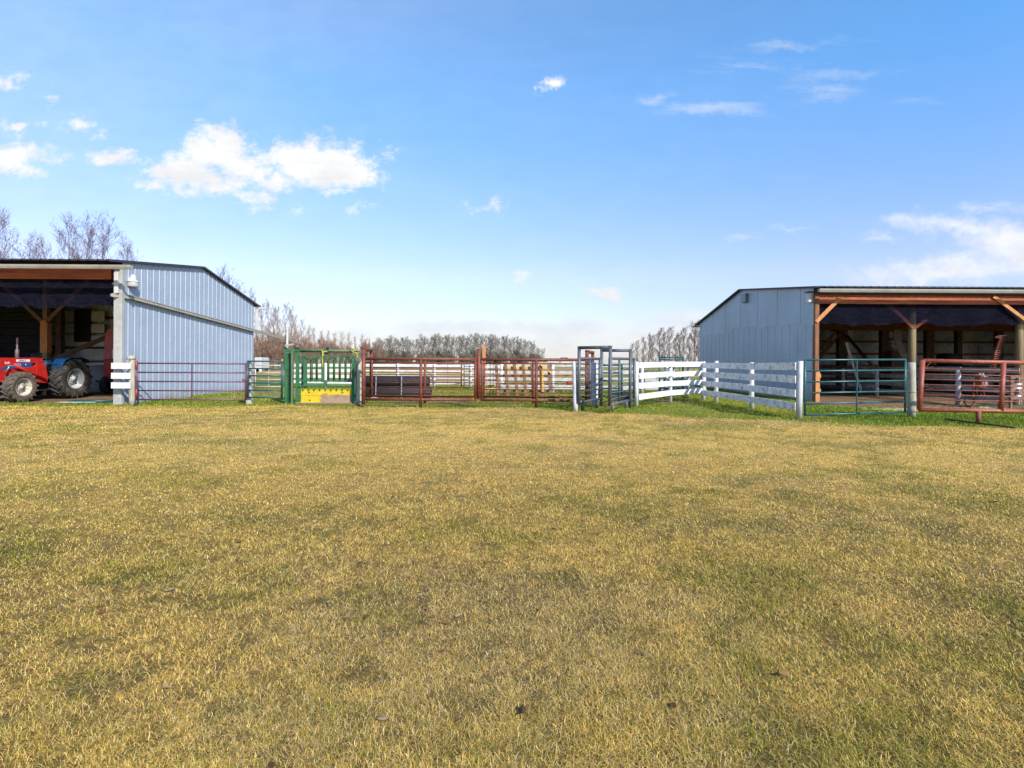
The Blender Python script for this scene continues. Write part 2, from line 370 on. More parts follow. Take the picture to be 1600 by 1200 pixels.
# ------------------------------------------------------------------ mesh building
class MB:
    def __init__(s):
        s.v = []; s.f = []; s.sm = []; s.mi = []; s.m = 0
    def add(s, vs, fs, smooth=False):
        o = len(s.v)
        s.v += [tuple(p) for p in vs]
        for i, f in enumerate(fs):
            s.f.append(tuple(k + o for k in f))
            s.sm.append(smooth if isinstance(smooth, bool) else smooth[i])
            s.mi.append(s.m)
        return s
    def frame_box(s, c, ax, ay, az, bev=0.0):
        """box centred at c with half axes ax, ay, az (vectors); edges chamfered by bev"""
        c, ax, ay, az = Vector(c), Vector(ax), Vector(ay), Vector(az)
        if bev <= 0:
            vs = [c + ax * i + ay * j + az * k for i in (-1, 1) for j in (-1, 1) for k in (-1, 1)]
            fs = [(0, 1, 3, 2), (4, 6, 7, 5), (0, 4, 5, 1), (2, 3, 7, 6), (0, 2, 6, 4), (1, 5, 7, 3)]
            return s.add(vs, fs)
        L = [a.length for a in (ax, ay, az)]
        b = min(bev, min(L) * .45)
        A = [a / q for a, q in zip((ax, ay, az), L)]
        vs = []; idx = {}
        for i in (-1, 1):
            for j in (-1, 1):
                for k in (-1, 1):
                    sg = (i, j, k)
                    for d in range(3):
                        p = c.copy()
                        for e in range(3):
                            p += A[e] * sg[e] * (L[e] - (0 if e == d else b))
                        idx[(sg, d)] = len(vs); vs.append(p)
        fs = []
        for d in range(3):
            e, f = [q for q in range(3) if q != d]
            for q in (-1, 1):
                ring = []
                for (a1, a2) in ((-1, -1), (1, -1), (1, 1), (-1, 1)):
                    sg = [0, 0, 0]; sg[d] = q; sg[e] = a1; sg[f] = a2
                    ring.append(idx[(tuple(sg), d)])
                fs.append(tuple(ring))
                for (a1) in (-1, 1):
                    pass
            for a1 in (-1, 1):
                for a2 in (-1, 1):
                    s1 = [0, 0, 0]; s1[e] = a1; s1[f] = a2; s2 = list(s1)
                    s1[d] = -1; s2[d] = 1
                    s1 = tuple(s1); s2 = tuple(s2)
                    fs.append((idx[(s1, e)], idx[(s2, e)], idx[(s2, f)], idx[(s1, f)]))
        for i in (-1, 1):
            for j in (-1, 1):
                for k in (-1, 1):
                    fs.append(tuple(idx[((i, j, k), d)] for d in range(3)))
        return s.add(vs, fs)
    def box(s, x0, x1, y0, y1, z0, z1, bev=0.0):
        return s.frame_box(((x0 + x1) / 2, (y0 + y1) / 2, (z0 + z1) / 2), ((x1 - x0) / 2, 0, 0), (0, (y1 - y0) / 2, 0), (0, 0, (z1 - z0) / 2), bev)
    def beam(s, p, q, w, h, bev=0.0, up=(0, 0, 1)):
        """timber from p to q, w across, h along up"""
        p, q, up = Vector(p), Vector(q), Vector(up)
        d = q - p
        side = d.cross(up)
        if side.length < 1e-5:
            side = d.cross(Vector((1, 0, 0)))
        side.normalize()
        u2 = side.cross(d).normalized()
        return s.frame_box((p + q) / 2, d / 2, side * w / 2, u2 * h / 2, bev)
    def tube(s, pts, r, n=8, cap=True, smooth=True):
        pts = [Vector(p) for p in pts]
        rs = r if isinstance(r, (list, tuple)) else [r] * len(pts)
        d0 = (pts[1] - pts[0]).normalized()
        a = d0.cross(Vector((0, 0, 1)))
        if a.length < 1e-3:
            a = d0.cross(Vector((0, 1, 0)))
        a.normalize()
        vs = []; fs = []; sm = []
        for i, p in enumerate(pts):
            if i == 0: d = pts[1] - p
            elif i == len(pts) - 1: d = p - pts[i - 1]
            else: d = (pts[i + 1] - p).normalized() + (p - pts[i - 1]).normalized()
            d.normalize()
            a = (a - d * a.dot(d))
            a.normalize()
            b = d.cross(a)
            for k in range(n):
                t = 2 * pi * k / n
                vs.append(p + (a * cos(t) + b * sin(t)) * rs[i])
        for i in range(len(pts) - 1):
            for k in range(n):
                k2 = (k + 1) % n
                fs.append((i * n + k, i * n + k2, (i + 1) * n + k2, (i + 1) * n + k)); sm.append(smooth)
        if cap:
            fs.append(tuple(range(n))[::-1]); sm.append(False)
            o = (len(pts) - 1) * n
            fs.append(tuple(o + k for k in range(n))); sm.append(False)
        return s.add(vs, fs, sm)
    def lathe(s, c, axis, prof, n=24, smooth=True, close=False):
        """prof: (radius, offset along axis) list"""
        c, ax = Vector(c), Vector(axis).normalized()
        a = ax.cross(Vector((0, 0, 1)))
        if a.length < 1e-3: a = Vector((1, 0, 0))
        a.normalize(); b = ax.cross(a)
        vs = []; fs = []
        for (r, o) in prof:
            for k in range(n):
                t = 2 * pi * k / n
                vs.append(c + ax * o + (a * cos(t) + b * sin(t)) * max(r, 1e-4))
        m = len(prof)
        for i in range(m if close else m - 1):
            j = (i + 1) % m
            for k in range(n):
                k2 = (k + 1) % n
                fs.append((i * n + k, i * n + k2, j * n + k2, j * n + k))
        return s.add(vs, fs, smooth)
    def prism(s, poly, axis, t0, t1):
        """extrude a polygon. axis 'x': poly in (y,z); 'y': poly in (x,z); 'z': (x,y)"""
        def mk(p, t):
            return {'x': (t, p[0], p[1]), 'y': (p[0], t, p[1]), 'z': (p[0], p[1], t)}[axis]
        n = len(poly)
        vs = [mk(p, t0) for p in poly] + [mk(p, t1) for p in poly]
        fs = [tuple(range(n))[::-1], tuple(range(n, 2 * n))] + [(k, (k + 1) % n, n + (k + 1) % n, n + k) for k in range(n)]
        return s.add(vs, fs)
    def build(s, name, mats, parent=None, label=None):
        if not isinstance(mats, (list, tuple)): mats = [mats]
        me = bpy.data.meshes.new(name)
        off = Vector((0, 0, 0))
        if parent is not None:
            off = world_loc(parent)
        me.from_pydata([(p[0] - off.x, p[1] - off.y, p[2] - off.z) for p in s.v], [], s.f)
        me.polygons.foreach_set('use_smooth', s.sm)
        for m in mats: me.materials.append(m)
        if len(mats) > 1: me.polygons.foreach_set('material_index', s.mi)
        me.update()
        o = bpy.data.objects.new(name, me)
        col.objects.link(o)
        if parent is not None: o.parent = parent
        if label: o['label'] = label
        return o

def world_loc(o):
    t = Vector((0, 0, 0))
    while o is not None:
        t += Vector(o.location); o = o.parent
    return t

def fix_normals(o):
    import bmesh
    bm = bmesh.new(); bm.from_mesh(o.data)
    bmesh.ops.recalc_face_normals(bm, faces=bm.faces[:])
    bm.to_mesh(o.data); bm.free()

def tag(o, label=None, cat=None, group=None, kind=None):
    if label: o['label'] = label
    if cat: o['category'] = cat
    if group: o['group'] = group
    if kind: o['kind'] = kind
    return o

def thing(name, label, cat, loc, group=None):
    o = bpy.data.objects.new(name, None)
    o.empty_display_size = .2
    col.objects.link(o)
    o.location = loc
    return tag(o, label, cat, group)

def copy_tree(o, parent=None):
    c = o.copy()
    col.objects.link(c)
    c.parent = parent
    for ch in [k for k in KIDS(o)]:
        copy_tree(ch, c)
    return c
def KIDS(o):
    return [k for k in col.objects if k.parent == o]

# ------------------------------------------------------------------ value noise for laying out the turf
def vnoise(x, y, scale, seed):
    x = np.asarray(x, dtype=np.float64) / scale; y = np.asarray(y, dtype=np.float64) / scale
    xi = np.floor(x).astype(np.int64); yi = np.floor(y).astype(np.int64)
    fx = x - xi; fy = y - yi
    fx = fx * fx * (3 - 2 * fx); fy = fy * fy * (3 - 2 * fy)
    def h(a, b):
        n = (a * 374761393 + b * 668265263 + seed * 974634777) & 0xFFFFFFFF
        n = ((n ^ (n >> 13)) * 1274126177) & 0xFFFFFFFF
        n = (n ^ (n >> 16)) & 0xFFFFFFFF
        return n / 4294967295.0
    return ((h(xi, yi) * (1 - fx) + h(xi + 1, yi) * fx) * (1 - fy) + (h(xi, yi + 1) * (1 - fx) + h(xi + 1, yi + 1) * fx) * fy)
def fbm(x, y, scale, seed, octv=4, gain=.55):
    t = 0; a = 1; s = 0
    for k in range(octv):
        t = t + a * vnoise(x, y, scale / 2 ** k, seed + k * 17); s += a; a *= gain
    return t / s
def sstep(a, b, t):
    t = np.clip((t - a) / (b - a), 0, 1)
    return t * t * (3 - 2 * t)

BX = np.array([-60, -20, -13, -5, 0, 2.2, 4.5, 6.5, 8.2, 11, 14, 60])
BY = np.array([18.0, 16.4, 16.7, 16.9, 16.6, 15.6, 14.6, 13.9, 12.9, 12.6, 11.3, 11.0])
def zones(x, y):
    """greenness 0..1, dirt 0..1, darkness of thatch 0..1"""
    n = fbm(x, y, 1.3, 5, 4)
    big = fbm(x, y * 1.3, 4.5, 11, 4)
    mid = fbm(x * .8, y * 1.5, 1.1, 23, 4)
    edge = np.interp(x, BX, BY)
    near_edge = sstep(-.35, .55, (y - edge) + (n - .5) * 1.6)
    fine = fbm(x, y, .4, 41, 4, .7)
    g_lawn = .30 * sstep(.40, .80, big + (fine - .5) * .9) + .34 * sstep(.44, .74, mid + (fine - .5) * .45)
    g_lawn = g_lawn * (.45 + 1.0 * sstep(.40, .66, fine)) + .10
    # more green low down at the left and middle of the lawn
    g_lawn += .16 * sstep(7, 3, y) * sstep(.40, .6, fbm(x, y, 1.7, 61, 3))
    g_in = .58 + .5 * (n - .35)
    g = np.clip(g_lawn * .72 + .02, 0, .55) * (1 - near_edge) + g_in * near_edge
    # far fields: tan and patchy
    far = sstep(30, 55, y)
    g = g * (1 - far) + far * .45 * sstep(.45, .6, fbm(x, y, 40, 71, 3))
    # bright green strip right below the red panel and in front of the tractor shed
    g = np.where((x > 9.3) & (y > edge), np.clip(g + .35, 0, 1), g)
    g = np.where((x < -12) & (y > edge), np.clip(g + .3, 0, 1), g)
    d = np.zeros_like(g)
    def blob(cx, cy, rx, ry, w=1.0):
        q = ((x - cx) / rx) ** 2 + ((y - cy) / ry) ** 2
        return w * sstep(1.25, .65, q + (n - .5) * 1.1)
    for a in ((-3.0, 18.8, 2.3, .8, .9), (-.5, 18.6, 1.4, .5, .6), (-9.0, 24.5, 4.0, 2.4, .95), (-11.5, 21.5, 1.2, 1.0, .5), (3.4, 19.6, 2.0, .8, .6), (6.2, 19.7, 1.5, .8, .8), (2.3, 17.3, .6, .4, .7),
              (15, 18.9, 4.5, 1.6, .95), (-5.4, 17.6, 1.0, .25, .6), (9.3, 14.6, 1.4, .35, .55), (-6.3, 16.6, 1.6, .22, .5), (-1.2, 16.8, 1.5, .2, .5), (-11, 17.4, 1.8, .3, .4)):
        d = np.maximum(d, blob(*a))
    shed_l = sstep(17.35, 17.75, y + (n - .5) * .5) * (x < -13.1) * (y < 27)
    shed_r = sstep(18.3, 19.4, y + (n - .5) * 1.2) * (x > 11.9) * (y < 33)
    shed_r = np.maximum(shed_r, sstep(16.8, 17.6, y + (n - .5) * .8) * (x > 13.3) * (y < 33))
    d = np.maximum(d, np.maximum(shed_l, shed_r))
    d = np.maximum(d, .25 * sstep(.62, .75, fbm(x, y, .8, 83, 4)) * (1 - near_edge))
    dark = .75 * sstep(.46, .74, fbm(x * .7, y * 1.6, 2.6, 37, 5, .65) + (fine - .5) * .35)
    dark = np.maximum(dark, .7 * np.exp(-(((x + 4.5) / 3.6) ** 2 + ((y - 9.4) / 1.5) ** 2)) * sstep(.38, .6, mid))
    return np.clip(g, 0, 1), np.clip(d, 0, 1), dark

def ground_color(x, y):
    g, d, dark = zones(x, y)
    straw = np.array([.57, .365, .105]); straw_d = np.array([.32, .21, .08]); green = np.array([.14, .145, .03]); green_in = np.array([.07, .13, .018])
    dirt = np.array([.22, .135, .08])
    c = straw[None] * (1 - .75 * dark[:, None]) + straw_d[None] * (.75 * dark[:, None])
    edge = np.interp(x, BX, BY)
    gi = (sstep(-.3, .5, y - edge))[:, None]
    gc = green[None] * (1 - gi) + green_in[None] * gi
    c = c * (1 - g[:, None]) + gc * g[:, None]
    c = c * (1 - d[:, None]) + dirt[None] * d[:, None]
    nearf = sstep(11, 4, np.hypot(x, y))[:, None]  # ground darkened near the viewer, for shade in the gaps between blades
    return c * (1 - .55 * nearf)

def ground_height(x, y):
    near = sstep(60, 25, np.hypot(x, y))
    return near * ((fbm(x, y, 2.5, 3, 3) - .5) * .06 + (fbm(x, y, .5, 9, 3) - .5) * .035) - .008

def lin(a, b, n): return np.linspace(a, b, n)
ys = np.concatenate([lin(-3000, -60, 8), lin(-50, -6, 10), lin(-5, 0, 14), lin(.1, 8, 100), lin(8.15, 22, 100), lin(22.4, 40, 44), lin(42, 120, 40), lin(130, 600, 28), lin(700, 6000, 16)])
xs_h = np.concatenate([lin(0, 24, 160), lin(24.5, 60, 40), lin(64, 300, 30), lin(340, 6000, 20)])
xs = np.concatenate([-xs_h[:0:-1], xs_h])
GX, GY = np.meshgrid(xs, ys)
gx, gy = GX.ravel(), GY.ravel()
gz = ground_height(gx, gy)
nx, ny = len(xs), len(ys)
me = bpy.data.meshes.new('ground')
ii = (np.arange(ny - 1)[:, None] * nx + np.arange(nx - 1)[None]).ravel()
quads = np.stack([ii, ii + 1, ii + nx + 1, ii + nx], 1).astype(np.int32)
me.vertices.add(nx * ny); me.vertices.foreach_set('co', np.stack([gx, gy, gz], 1).astype(np.float32).ravel())
me.loops.add(quads.size); me.loops.foreach_set('vertex_index', quads.ravel())
me.polygons.add(len(quads)); me.polygons.foreach_set('loop_start', (np.arange(len(quads)) * 4).astype(np.int32))
me.polygons.foreach_set('use_smooth', np.ones(len(quads), dtype=bool))
ca = me.color_attributes.new('turf', 'FLOAT_COLOR', 'POINT')
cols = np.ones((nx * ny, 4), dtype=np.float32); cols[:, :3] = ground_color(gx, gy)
ca.data.foreach_set('color', cols.ravel())
me.update(); me.validate()
ground = bpy.data.objects.new('ground', me); col.objects.link(ground)
tag(ground, kind='structure')

def ground_material():
    m = bpy.data.materials.new('dry_turf')
    m.use_nodes = True
    n = m.node_tree.nodes; l = m.node_tree.links
    b = n['Principled BSDF']; b.inputs['Roughness'].default_value = .95; b.inputs['Specular IOR Level'].default_value = .15
    at = N(n, 'ShaderNodeAttribute', attribute_name='turf')
    t = N(n, 'ShaderNodeTexCoord')
    def noise(sc, det, rough, stretch=None, dist=0):
        nz = N(n, 'ShaderNodeTexNoise'); nz.inputs['Scale'].default_value = sc; nz.inputs['Detail'].default_value = det
        nz.inputs['Roughness'].default_value = rough; nz.inputs['Distortion'].default_value = dist
        l.new(t.outputs['Object'], nz.inputs['Vector'])
        return nz.outputs['Fac']
    def mr(x, a, b_, c, d):
        r = N(n, 'ShaderNodeMapRange'); r.inputs['From Min'].default_value = a; r.inputs['From Max'].default_value = b_
        r.inputs['To Min'].default_value = c; r.inputs['To Max'].default_value = d
        l.new(x, r.inputs['Value']); return r.outputs[0]
    f1 = noise(55, 6, .72, dist=1.2)
    f2 = noise(13, 6, .7)
    f3 = noise(2.2, 5, .6)
    def mul(a, b2):
        q = N(n, 'ShaderNodeMath', operation='MULTIPLY'); l.new(a, q.inputs[0]); l.new(b2, q.inputs[1]); return q.outputs[0]
    k = mul(mul(mr(f1, .36, .64, .35, 1.55), mr(f2, .32, .68, .62, 1.35)), mr(f3, .3, .7, .88, 1.12))
    sc = N(n, 'ShaderNodeVectorMath', operation='SCALE')
    l.new(at.outputs['Color'], sc.inputs[0]); l.new(k, sc.inputs['Scale'])
    # little green and brown flecks
    mxg = N(n, 'ShaderNodeMix', data_type='RGBA')
    l.new(mr(noise(21, 5, .7), .60, .68, 0, .45), mxg.inputs[0])
    l.new(sc.outputs[0], mxg.inputs[6]); mxg.inputs[7].default_value = (.10, .12, .03, 1)
    l.new(mxg.outputs[2], b.inputs['Base Color'])
    bp = N(n, 'ShaderNodeBump'); bp.inputs['Strength'].default_value = .9; bp.inputs['Distance'].default_value = .03
    ad = N(n, 'ShaderNodeMath', operation='ADD'); l.new(f1, ad.inputs[0]); l.new(f2, ad.inputs[1])
    l.new(ad.outputs[0], bp.inputs['Height']); l.new(bp.outputs[0], b.inputs['Normal'])
    return m
me.materials.append(ground_material())

# ------------------------------------------------------------------ grass blades (stuff)
rng = np.random.default_rng(7)
def make_grass(name, label, px, py, scale_len, seed_tall=None):
    n = len(px)
    d = np.hypot(px, py)
    g, dirt, dark = zones(px, py)
    keep = (rng.random(n) > dirt * .93) & ~((py > 17.4) & ((px < -13.2) | (px > 12.2) & (py > 19.5)))
    px, py, d, g, dirt, dark = px[keep], py[keep], d[keep], g[keep], dirt[keep], dark[keep]
    sl = scale_len if np.isscalar(scale_len) else scale_len[keep]
    n = len(px)
    isg = rng.random(n) < np.clip(g * 1.05, 0, .93)
    L = rng.uniform(.018, .052, n) * sl * np.where(isg, 1.0, .95)
    inside = py > np.interp(px, BX, BY)
    L *= np.where(inside, 1.35, 1.0)
    W = np.maximum(.0014, .00052 * d) * rng.uniform(.7, 1.4, n)
    L = np.maximum(L, .0042 * d * rng.uniform(.5, 1.1, n))
    L = np.where((d > 9), L * .8, L)
    az = rng.uniform(0, 2 * pi, n)
    lean = np.where(isg, rng.uniform(.5, 1.45, n), rng.uniform(.95, 1.57, n))
    lean = np.where(inside & isg, rng.uniform(.1, .8, n), lean)
    curl = rng.uniform(.1, .7, n)
    dx, dy = np.cos(az), np.sin(az)
    sx, sy = -dy, dx
    z0 = ground_height(px, py) - .003
    h1 = L * .5
    az2 = az + rng.uniform(-.9, .9, n)
    x1 = px + dx * np.sin(lean * .92) * h1; y1 = py + dy * np.sin(lean * .92) * h1; z1 = z0 + np.cos(lean * .92) * h1 + .005
    l2 = np.minimum(lean + curl, 1.75)
    x2 = x1 + np.cos(az2) * np.sin(l2) * h1; y2 = y1 + np.sin(az2) * np.sin(l2) * h1; z2 = np.maximum(z1 + np.cos(l2) * h1, z0 + .004)
    V = np.empty((n, 5, 3), dtype=np.float32)
    V[:, 0] = np.stack([px - sx * W / 2, py - sy * W / 2, z0], 1)
    V[:, 1] = np.stack([px + sx * W / 2, py + sy * W / 2, z0], 1)
    V[:, 2] = np.stack([x1 + sx * W * .42, y1 + sy * W * .42, z1], 1)
    V[:, 3] = np.stack([x1 - sx * W * .42, y1 - sy * W * .42, z1], 1)
    V[:, 4] = np.stack([x2, y2, z2], 1)
    base = np.arange(n, dtype=np.int32)[:, None] * 5
    lo = np.concatenate([base + 0, base + 1, base + 2, base + 3, base + 3, base + 2, base + 4], 1)
    me = bpy.data.meshes.new(name)
    me.vertices.add(n * 5); me.vertices.foreach_set('co', V.ravel())
    me.loops.add(n * 7); me.loops.foreach_set('vertex_index', lo.ravel())
    me.polygons.add(n * 2)
    ls = np.stack([np.arange(n) * 7, np.arange(n) * 7 + 4], 1).astype(np.int32)
    me.polygons.foreach_set('loop_start', ls.ravel())
    c = np.empty((n, 3))
    straws = np.array([[.90, .61, .175], [.82, .52, .125], [.91, .70, .28], [.69, .44, .11], [.86, .52, .13], [.48, .31, .10]])
    darks = np.array([[.56, .40, .18], [.43, .29, .125], [.70, .52, .27], [.33, .22, .12], [.76, .60, .36], [.46, .31, .16]])
    greens = np.array([[.30, .265, .035], [.23, .225, .03], [.40, .32, .05], [.15, .19, .025], [.46, .36, .07]])
    greens_in = np.array([[.16, .28, .025], [.13, .24, .02], [.24, .31, .035], [.10, .20, .018], [.34, .34, .05]])
    k = rng.integers(0, 6, n); k2 = rng.integers(0, 5, n)
    isd = rng.random(n) < dark * .6
    c = np.where(isd[:, None], darks[k], straws[k])
    gcol = np.where((inside & (rng.random(n) < .8))[:, None], greens_in[k2], greens[k2])
    c = np.where(isg[:, None], gcol, c) * rng.uniform(.6, 1.32, (n, 1))
    CC = np.ones((n, 5, 4), dtype=np.float32); CC[:, :, :3] = c[:, None, :]
    a = me.color_attributes.new('blade', 'FLOAT_COLOR', 'POINT')
    a.data.foreach_set('color', CC.ravel())
    me.update()
    me.materials.append(M['blade'])
    o = bpy.data.objects.new(name, me); col.objects.link(o)
    tag(o, label, 'grass', kind='stuff')
    return o

def blade_material():
    m = bpy.data.materials.new('grass_blade')
    m.use_nodes = True
    n = m.node_tree.nodes; l = m.node_tree.links
    n.remove(n['Principled BSDF'])
    at = N(n, 'ShaderNodeAttribute', attribute_name='blade')
    df = N(n, 'ShaderNodeBsdfDiffuse'); tl = N(n, 'ShaderNodeBsdfTranslucent')
    l.new(at.outputs['Color'], df.inputs[0]); l.new(at.outputs['Color'], tl.inputs[0])
    ms = N(n, 'ShaderNodeMixShader'); ms.inputs[0].default_value = .25
    l.new(df.outputs[0], ms.inputs[1]); l.new(tl.outputs[0], ms.inputs[2])
    l.new(ms.outputs[0], n['Material Output'].inputs[0])
    return m
M['blade'] = blade_material()

def scatter(r0, r1, dens0, power=2.0):
    """points in the sector in front of the camera between two distances; density falls with distance"""
    half = math.atan(1.32)
    # radial pdf ~ r * dens(r)
    rr = np.linspace(r0, r1, 400)
    dens = dens0 * np.minimum(1, (2.4 / rr)) ** power
    w = rr * dens * 2 * half
    total = np.trapezoid(w, rr) if hasattr(np, 'trapezoid') else np.trapz(w, rr)
    cdf = np.cumsum(w); cdf /= cdf[-1]
    n = int(total)
    r = np.interp(rng.random(n), cdf, rr)
    th = rng.uniform(-half, half, n)
    return r * np.sin(th), r * np.cos(th)
x1_, y1_ = scatter(.9, 33, 44000, 1.78)
clump = fbm(x1_, y1_, .11, 91, 3)
kp = rng.random(len(x1_)) < np.clip(.35 + 1.5 * (clump - .32), .12, 1)
make_grass('grass', 'dry straw coloured lawn grass with green patches in front of the pens', x1_[kp], y1_[kp], 1.0)

# longer unmown grass round the feet of posts and under gates
tp = []
def tuft_line(x0, y0, x1, y1, n, w=.12):
    t = rng.random(n); tp.append((x0 + (x1 - x0) * t + rng.normal(0, w, n), y0 + (y1 - y0) * t + rng.normal(0, w, n)))
for a in ((-12.8, 17.0, -9.0, 17.3, 1500), (-9, 17.3, -4.9, 17.1, 1400), (-4.9, 17.05, 2.1, 17.05, 2600), (1.9, 15.8, 2.9, 17.2, 500), (2.9, 15.1, 4.2, 17.3, 700), (4.2, 17.4, 7.7, 20.6, 1600),
          (7.7, 20.6, 7.75, 14.0, 2600), (7.8, 14.0, 11.0, 14.1, 900), (11.0, 14.1, 11.1, 14.1, 260), (10.5, 13.1, 15.0, 13.1, 900), (-16.5, 17.3, -13.1, 17.25, 700), (-13.0, 17.2, -12.95, 25.6, 1500)):
    tuft_line(*a)
tx_ = np.concatenate([a for a, b in tp]); ty_ = np.concatenate([b for a, b in tp])
cl_ = fbm(tx_, ty_, .5, 55, 3); kp2 = cl_ > .42
make_grass('tall_grass', 'longer unmown grass along the feet of the fences and gates', tx_[kp2], ty_[kp2], np.full(kp2.sum(), 2.6))

# fallen leaves, bits of dead thatch and small broad leaved rosettes on the lawn
def litter(name, label, n, cols_, size, seed, curl=.5):
    r = np.random.default_rng(seed)
    rr_ = 1.6 + 14 * r.random(n) ** .8; th = r.uniform(-.85, .85, n)
    x = rr_ * np.sin(th); y = rr_ * np.cos(th); z = ground_height(x, y) + r.uniform(.012, .03, n)
    vs = []; fs = []; cc_ = []
    for i in range(n):
        a = r.uniform(0, 6.28); s = size * r.uniform(.6, 1.5); ca_, sa_ = cos(a), sin(a); k = r.uniform(-.3, curl) * s
        pts = [(-s, 0, k), (-.3 * s, .5 * s, 0), (.5 * s, .42 * s, k * .4), (s, 0, k * .9), (.4 * s, -.5 * s, k * .2), (-.4 * s, -.4 * s, k * .3)]
        b0 = len(vs)
        for (px, py, pz) in pts: vs.append((x[i] + px * ca_ - py * sa_, y[i] + px * sa_ + py * ca_, z[i] + pz))
        fs.append(tuple(b0 + q for q in (0, 1, 2, 3))); fs.append(tuple(b0 + q for q in (0, 3, 4, 5)))
        c = cols_[r.integers(0, len(cols_))]; cc_ += [(c[0], c[1], c[2], 1)] * 6
    me = bpy.data.meshes.new(name); me.from_pydata(vs, [], fs)
    a_ = me.color_attributes.new('blade', 'FLOAT_COLOR', 'POINT'); a_.data.foreach_set('color', np.array(cc_, dtype=np.float32).ravel())
    me.materials.append(M['blade']); me.update()
    o = bpy.data.objects.new(name, me); col.objects.link(o); tag(o, label, 'leaves', kind='stuff')
litter('fallen_leaves', 'small dead brown leaves scattered over the dry lawn', 260, [(.16, .08, .035), (.24, .13, .06), (.10, .055, .03), (.34, .24, .14)], .022, 5)

# ------------------------------------------------------------------ sheds
def corrug_wall_x(mb, xw, y0, y1, zlow, ztop, out, pitch=.305, rib=.017, seams=None):
    """ribbed sheet wall standing at x = xw running along y, ztop(y) its upper edge, out = +1/-1 the side the ribs stand out to"""
    prof = [(0, 0), (.105, 0), (.115, .25), (.135, .25), (.145, 0), (.255, 0), (.268, 1), (.292, 1)]
    pts = []
    y = y0
    while y < y1:
        for a, h in prof:
            yy_ = y + a * pitch / .305
            if yy_ <= y1: pts.append((yy_, h * rib))
        y += pitch
    pts.append((y1, 0))
    vs = []; fs = []
    for (yy_, h) in pts:
        vs.append((xw + out * h, yy_, zlow)); vs.append((xw + out * h, yy_, ztop(yy_)))
    for i in range(len(pts) - 1):
        a = i * 2
        fs.append((a, a + 2, a + 3, a + 1))
    mb.add(vs, fs)
def corrug_wall_y(mb, yw, x0, x1, zlow, ztop, out, pitch=.305, rib=.022):
    prof = [(0, 0), (.105, 0), (.115, .3), (.135, .3), (.145, 0), (.255, 0), (.268, 1), (.292, 1)]
    pts = []; x = x0
    while x < x1:
        for a, h in prof:
            q = x + a * pitch / .305
            if q <= x1: pts.append((q, h * rib))
        x += pitch
    pts.append((x1, 0))
    vs = []; fs = []
    for (q, h) in pts:
        vs.append((q, yw + out * h, zlow)); vs.append((q, yw + out * h, ztop))
    for i in range(len(pts) - 1):
        a = i * 2
        fs.append((a, a + 2, a + 3, a + 1))
    mb.add(vs, fs)
def corrug_roof(mb, x0, x1, pa, pb, th=.03, pitch=.305, rib=.022):
    """sloping ribbed roof between eave line pa=(y,z) and ridge line pb=(y,z)"""
    prof = [(0, 0), (.24, 0), (.255, 1), (.285, 1), (.30, 0)]
    pts = []; x = x0
    while x < x1:
        for a, h in prof:
            q = x + a
            if q <= x1: pts.append((q, h * rib))
        x += pitch
    pts.append((x1, 0))
    vs = []; fs = []
    for (q, h) in pts:
        vs += [(q, pa[0], pa[1] + h), (q, pb[0], pb[1] + h), (q, pa[0], pa[1] + h - th), (q, pb[0], pb[1] + h - th)]
    for i in range(len(pts) - 1):
        a = i * 4
        fs += [(a, a + 4, a + 5, a + 1), (a + 2, a + 3, a + 7, a + 6), (a, a + 2, a + 6, a + 4), (a + 1, a + 5, a + 7, a + 3)]
    e = (len(pts) - 1) * 4
    fs += [(0, 1, 3, 2), (e, e + 2, e + 3, e + 1)]
    mb.add(vs, fs)

def net_sheet(x0, x1, y, z0, z1, seed, sag=.03):
    r = random.Random(seed)
    mb = MB(); nxs = int((x1 - x0) / .12); nzs = 8
    vs = []; fs = []
    for i in range(nxs + 1):
        x = x0 + (x1 - x0) * i / nxs
        b = .035 * sin(x * 5.1 + seed) + .025 * sin(x * 13.0 + seed) + sag * sin(x * 1.7)
        for k in range(nzs + 1):
            t = k / nzs
            vs.append((x, y + (.03 * sin(x * 6 + k * .3) + .02 * sin(x * 17)) * (1 - t) - .04 * (1 - t) ** 3 * (1 if (int(x * 2.2) % 3) else -1), z0 + (z1 - z0) * t + b * (1 - t) ** 2))
    for i in range(nxs):
        for k in range(nzs):
            a = i * (nzs + 1) + k
            fs.append((a, a + nzs + 1, a + nzs + 2, a + 1))
    mb.add(vs, fs, True)
    return mb

# ---- left shed: open front, side wall toward the pens
LX, LYF, LYR, LYK = -13.05, 17.1, 25.85, 21.5
LZF, LZK, LZR = 4.78, 5.40, 4.37
L_END = -31.0
def ltop(y):
    return LZF + (LZK - LZF) * (y - LYF) / (LYK - LYF) if y < LYK else LZK + (LZR - LZK) * (y - LYK) / (LYR - LYK)
shed = thing('machine_shed', 'open fronted blue grey shed at the left, side wall crossed by a sloping drain', 'shed', ((LX + L_END) / 2, (LYF + LYR) / 2, 0))
w = MB(); corrug_wall_x(w, LX, LYF + .02, LYR, .0, lambda y: ltop(y) - .03, 1); o = w.build('side_wall', M['siding'], shed)
w = MB(); corrug_wall_x(w, L_END, LYF, LYR, 0, lambda y: ltop(y) - .03, -1); w.build('side_wall', M['siding'], shed)
w = MB(); corrug_wall_y(w, LYR, L_END, LX - .02, 0, LZR - .08, 1); w.build('back_wall', M['siding_inside'], shed)
r_ = MB()
corrug_roof(r_, L_END - .3, LX + .12, (LYF - .66, LZF - .06), (LYK, LZK + .03))
corrug_roof(r_, L_END - .3, LX + .12, (LYR + .45, LZR - .08), (LYK + .002, LZK + .028))
roof = r_.build('roof', M['roof'], shed); fix_normals(roof)
t_ = MB()   # dark rake trim along the gable edge
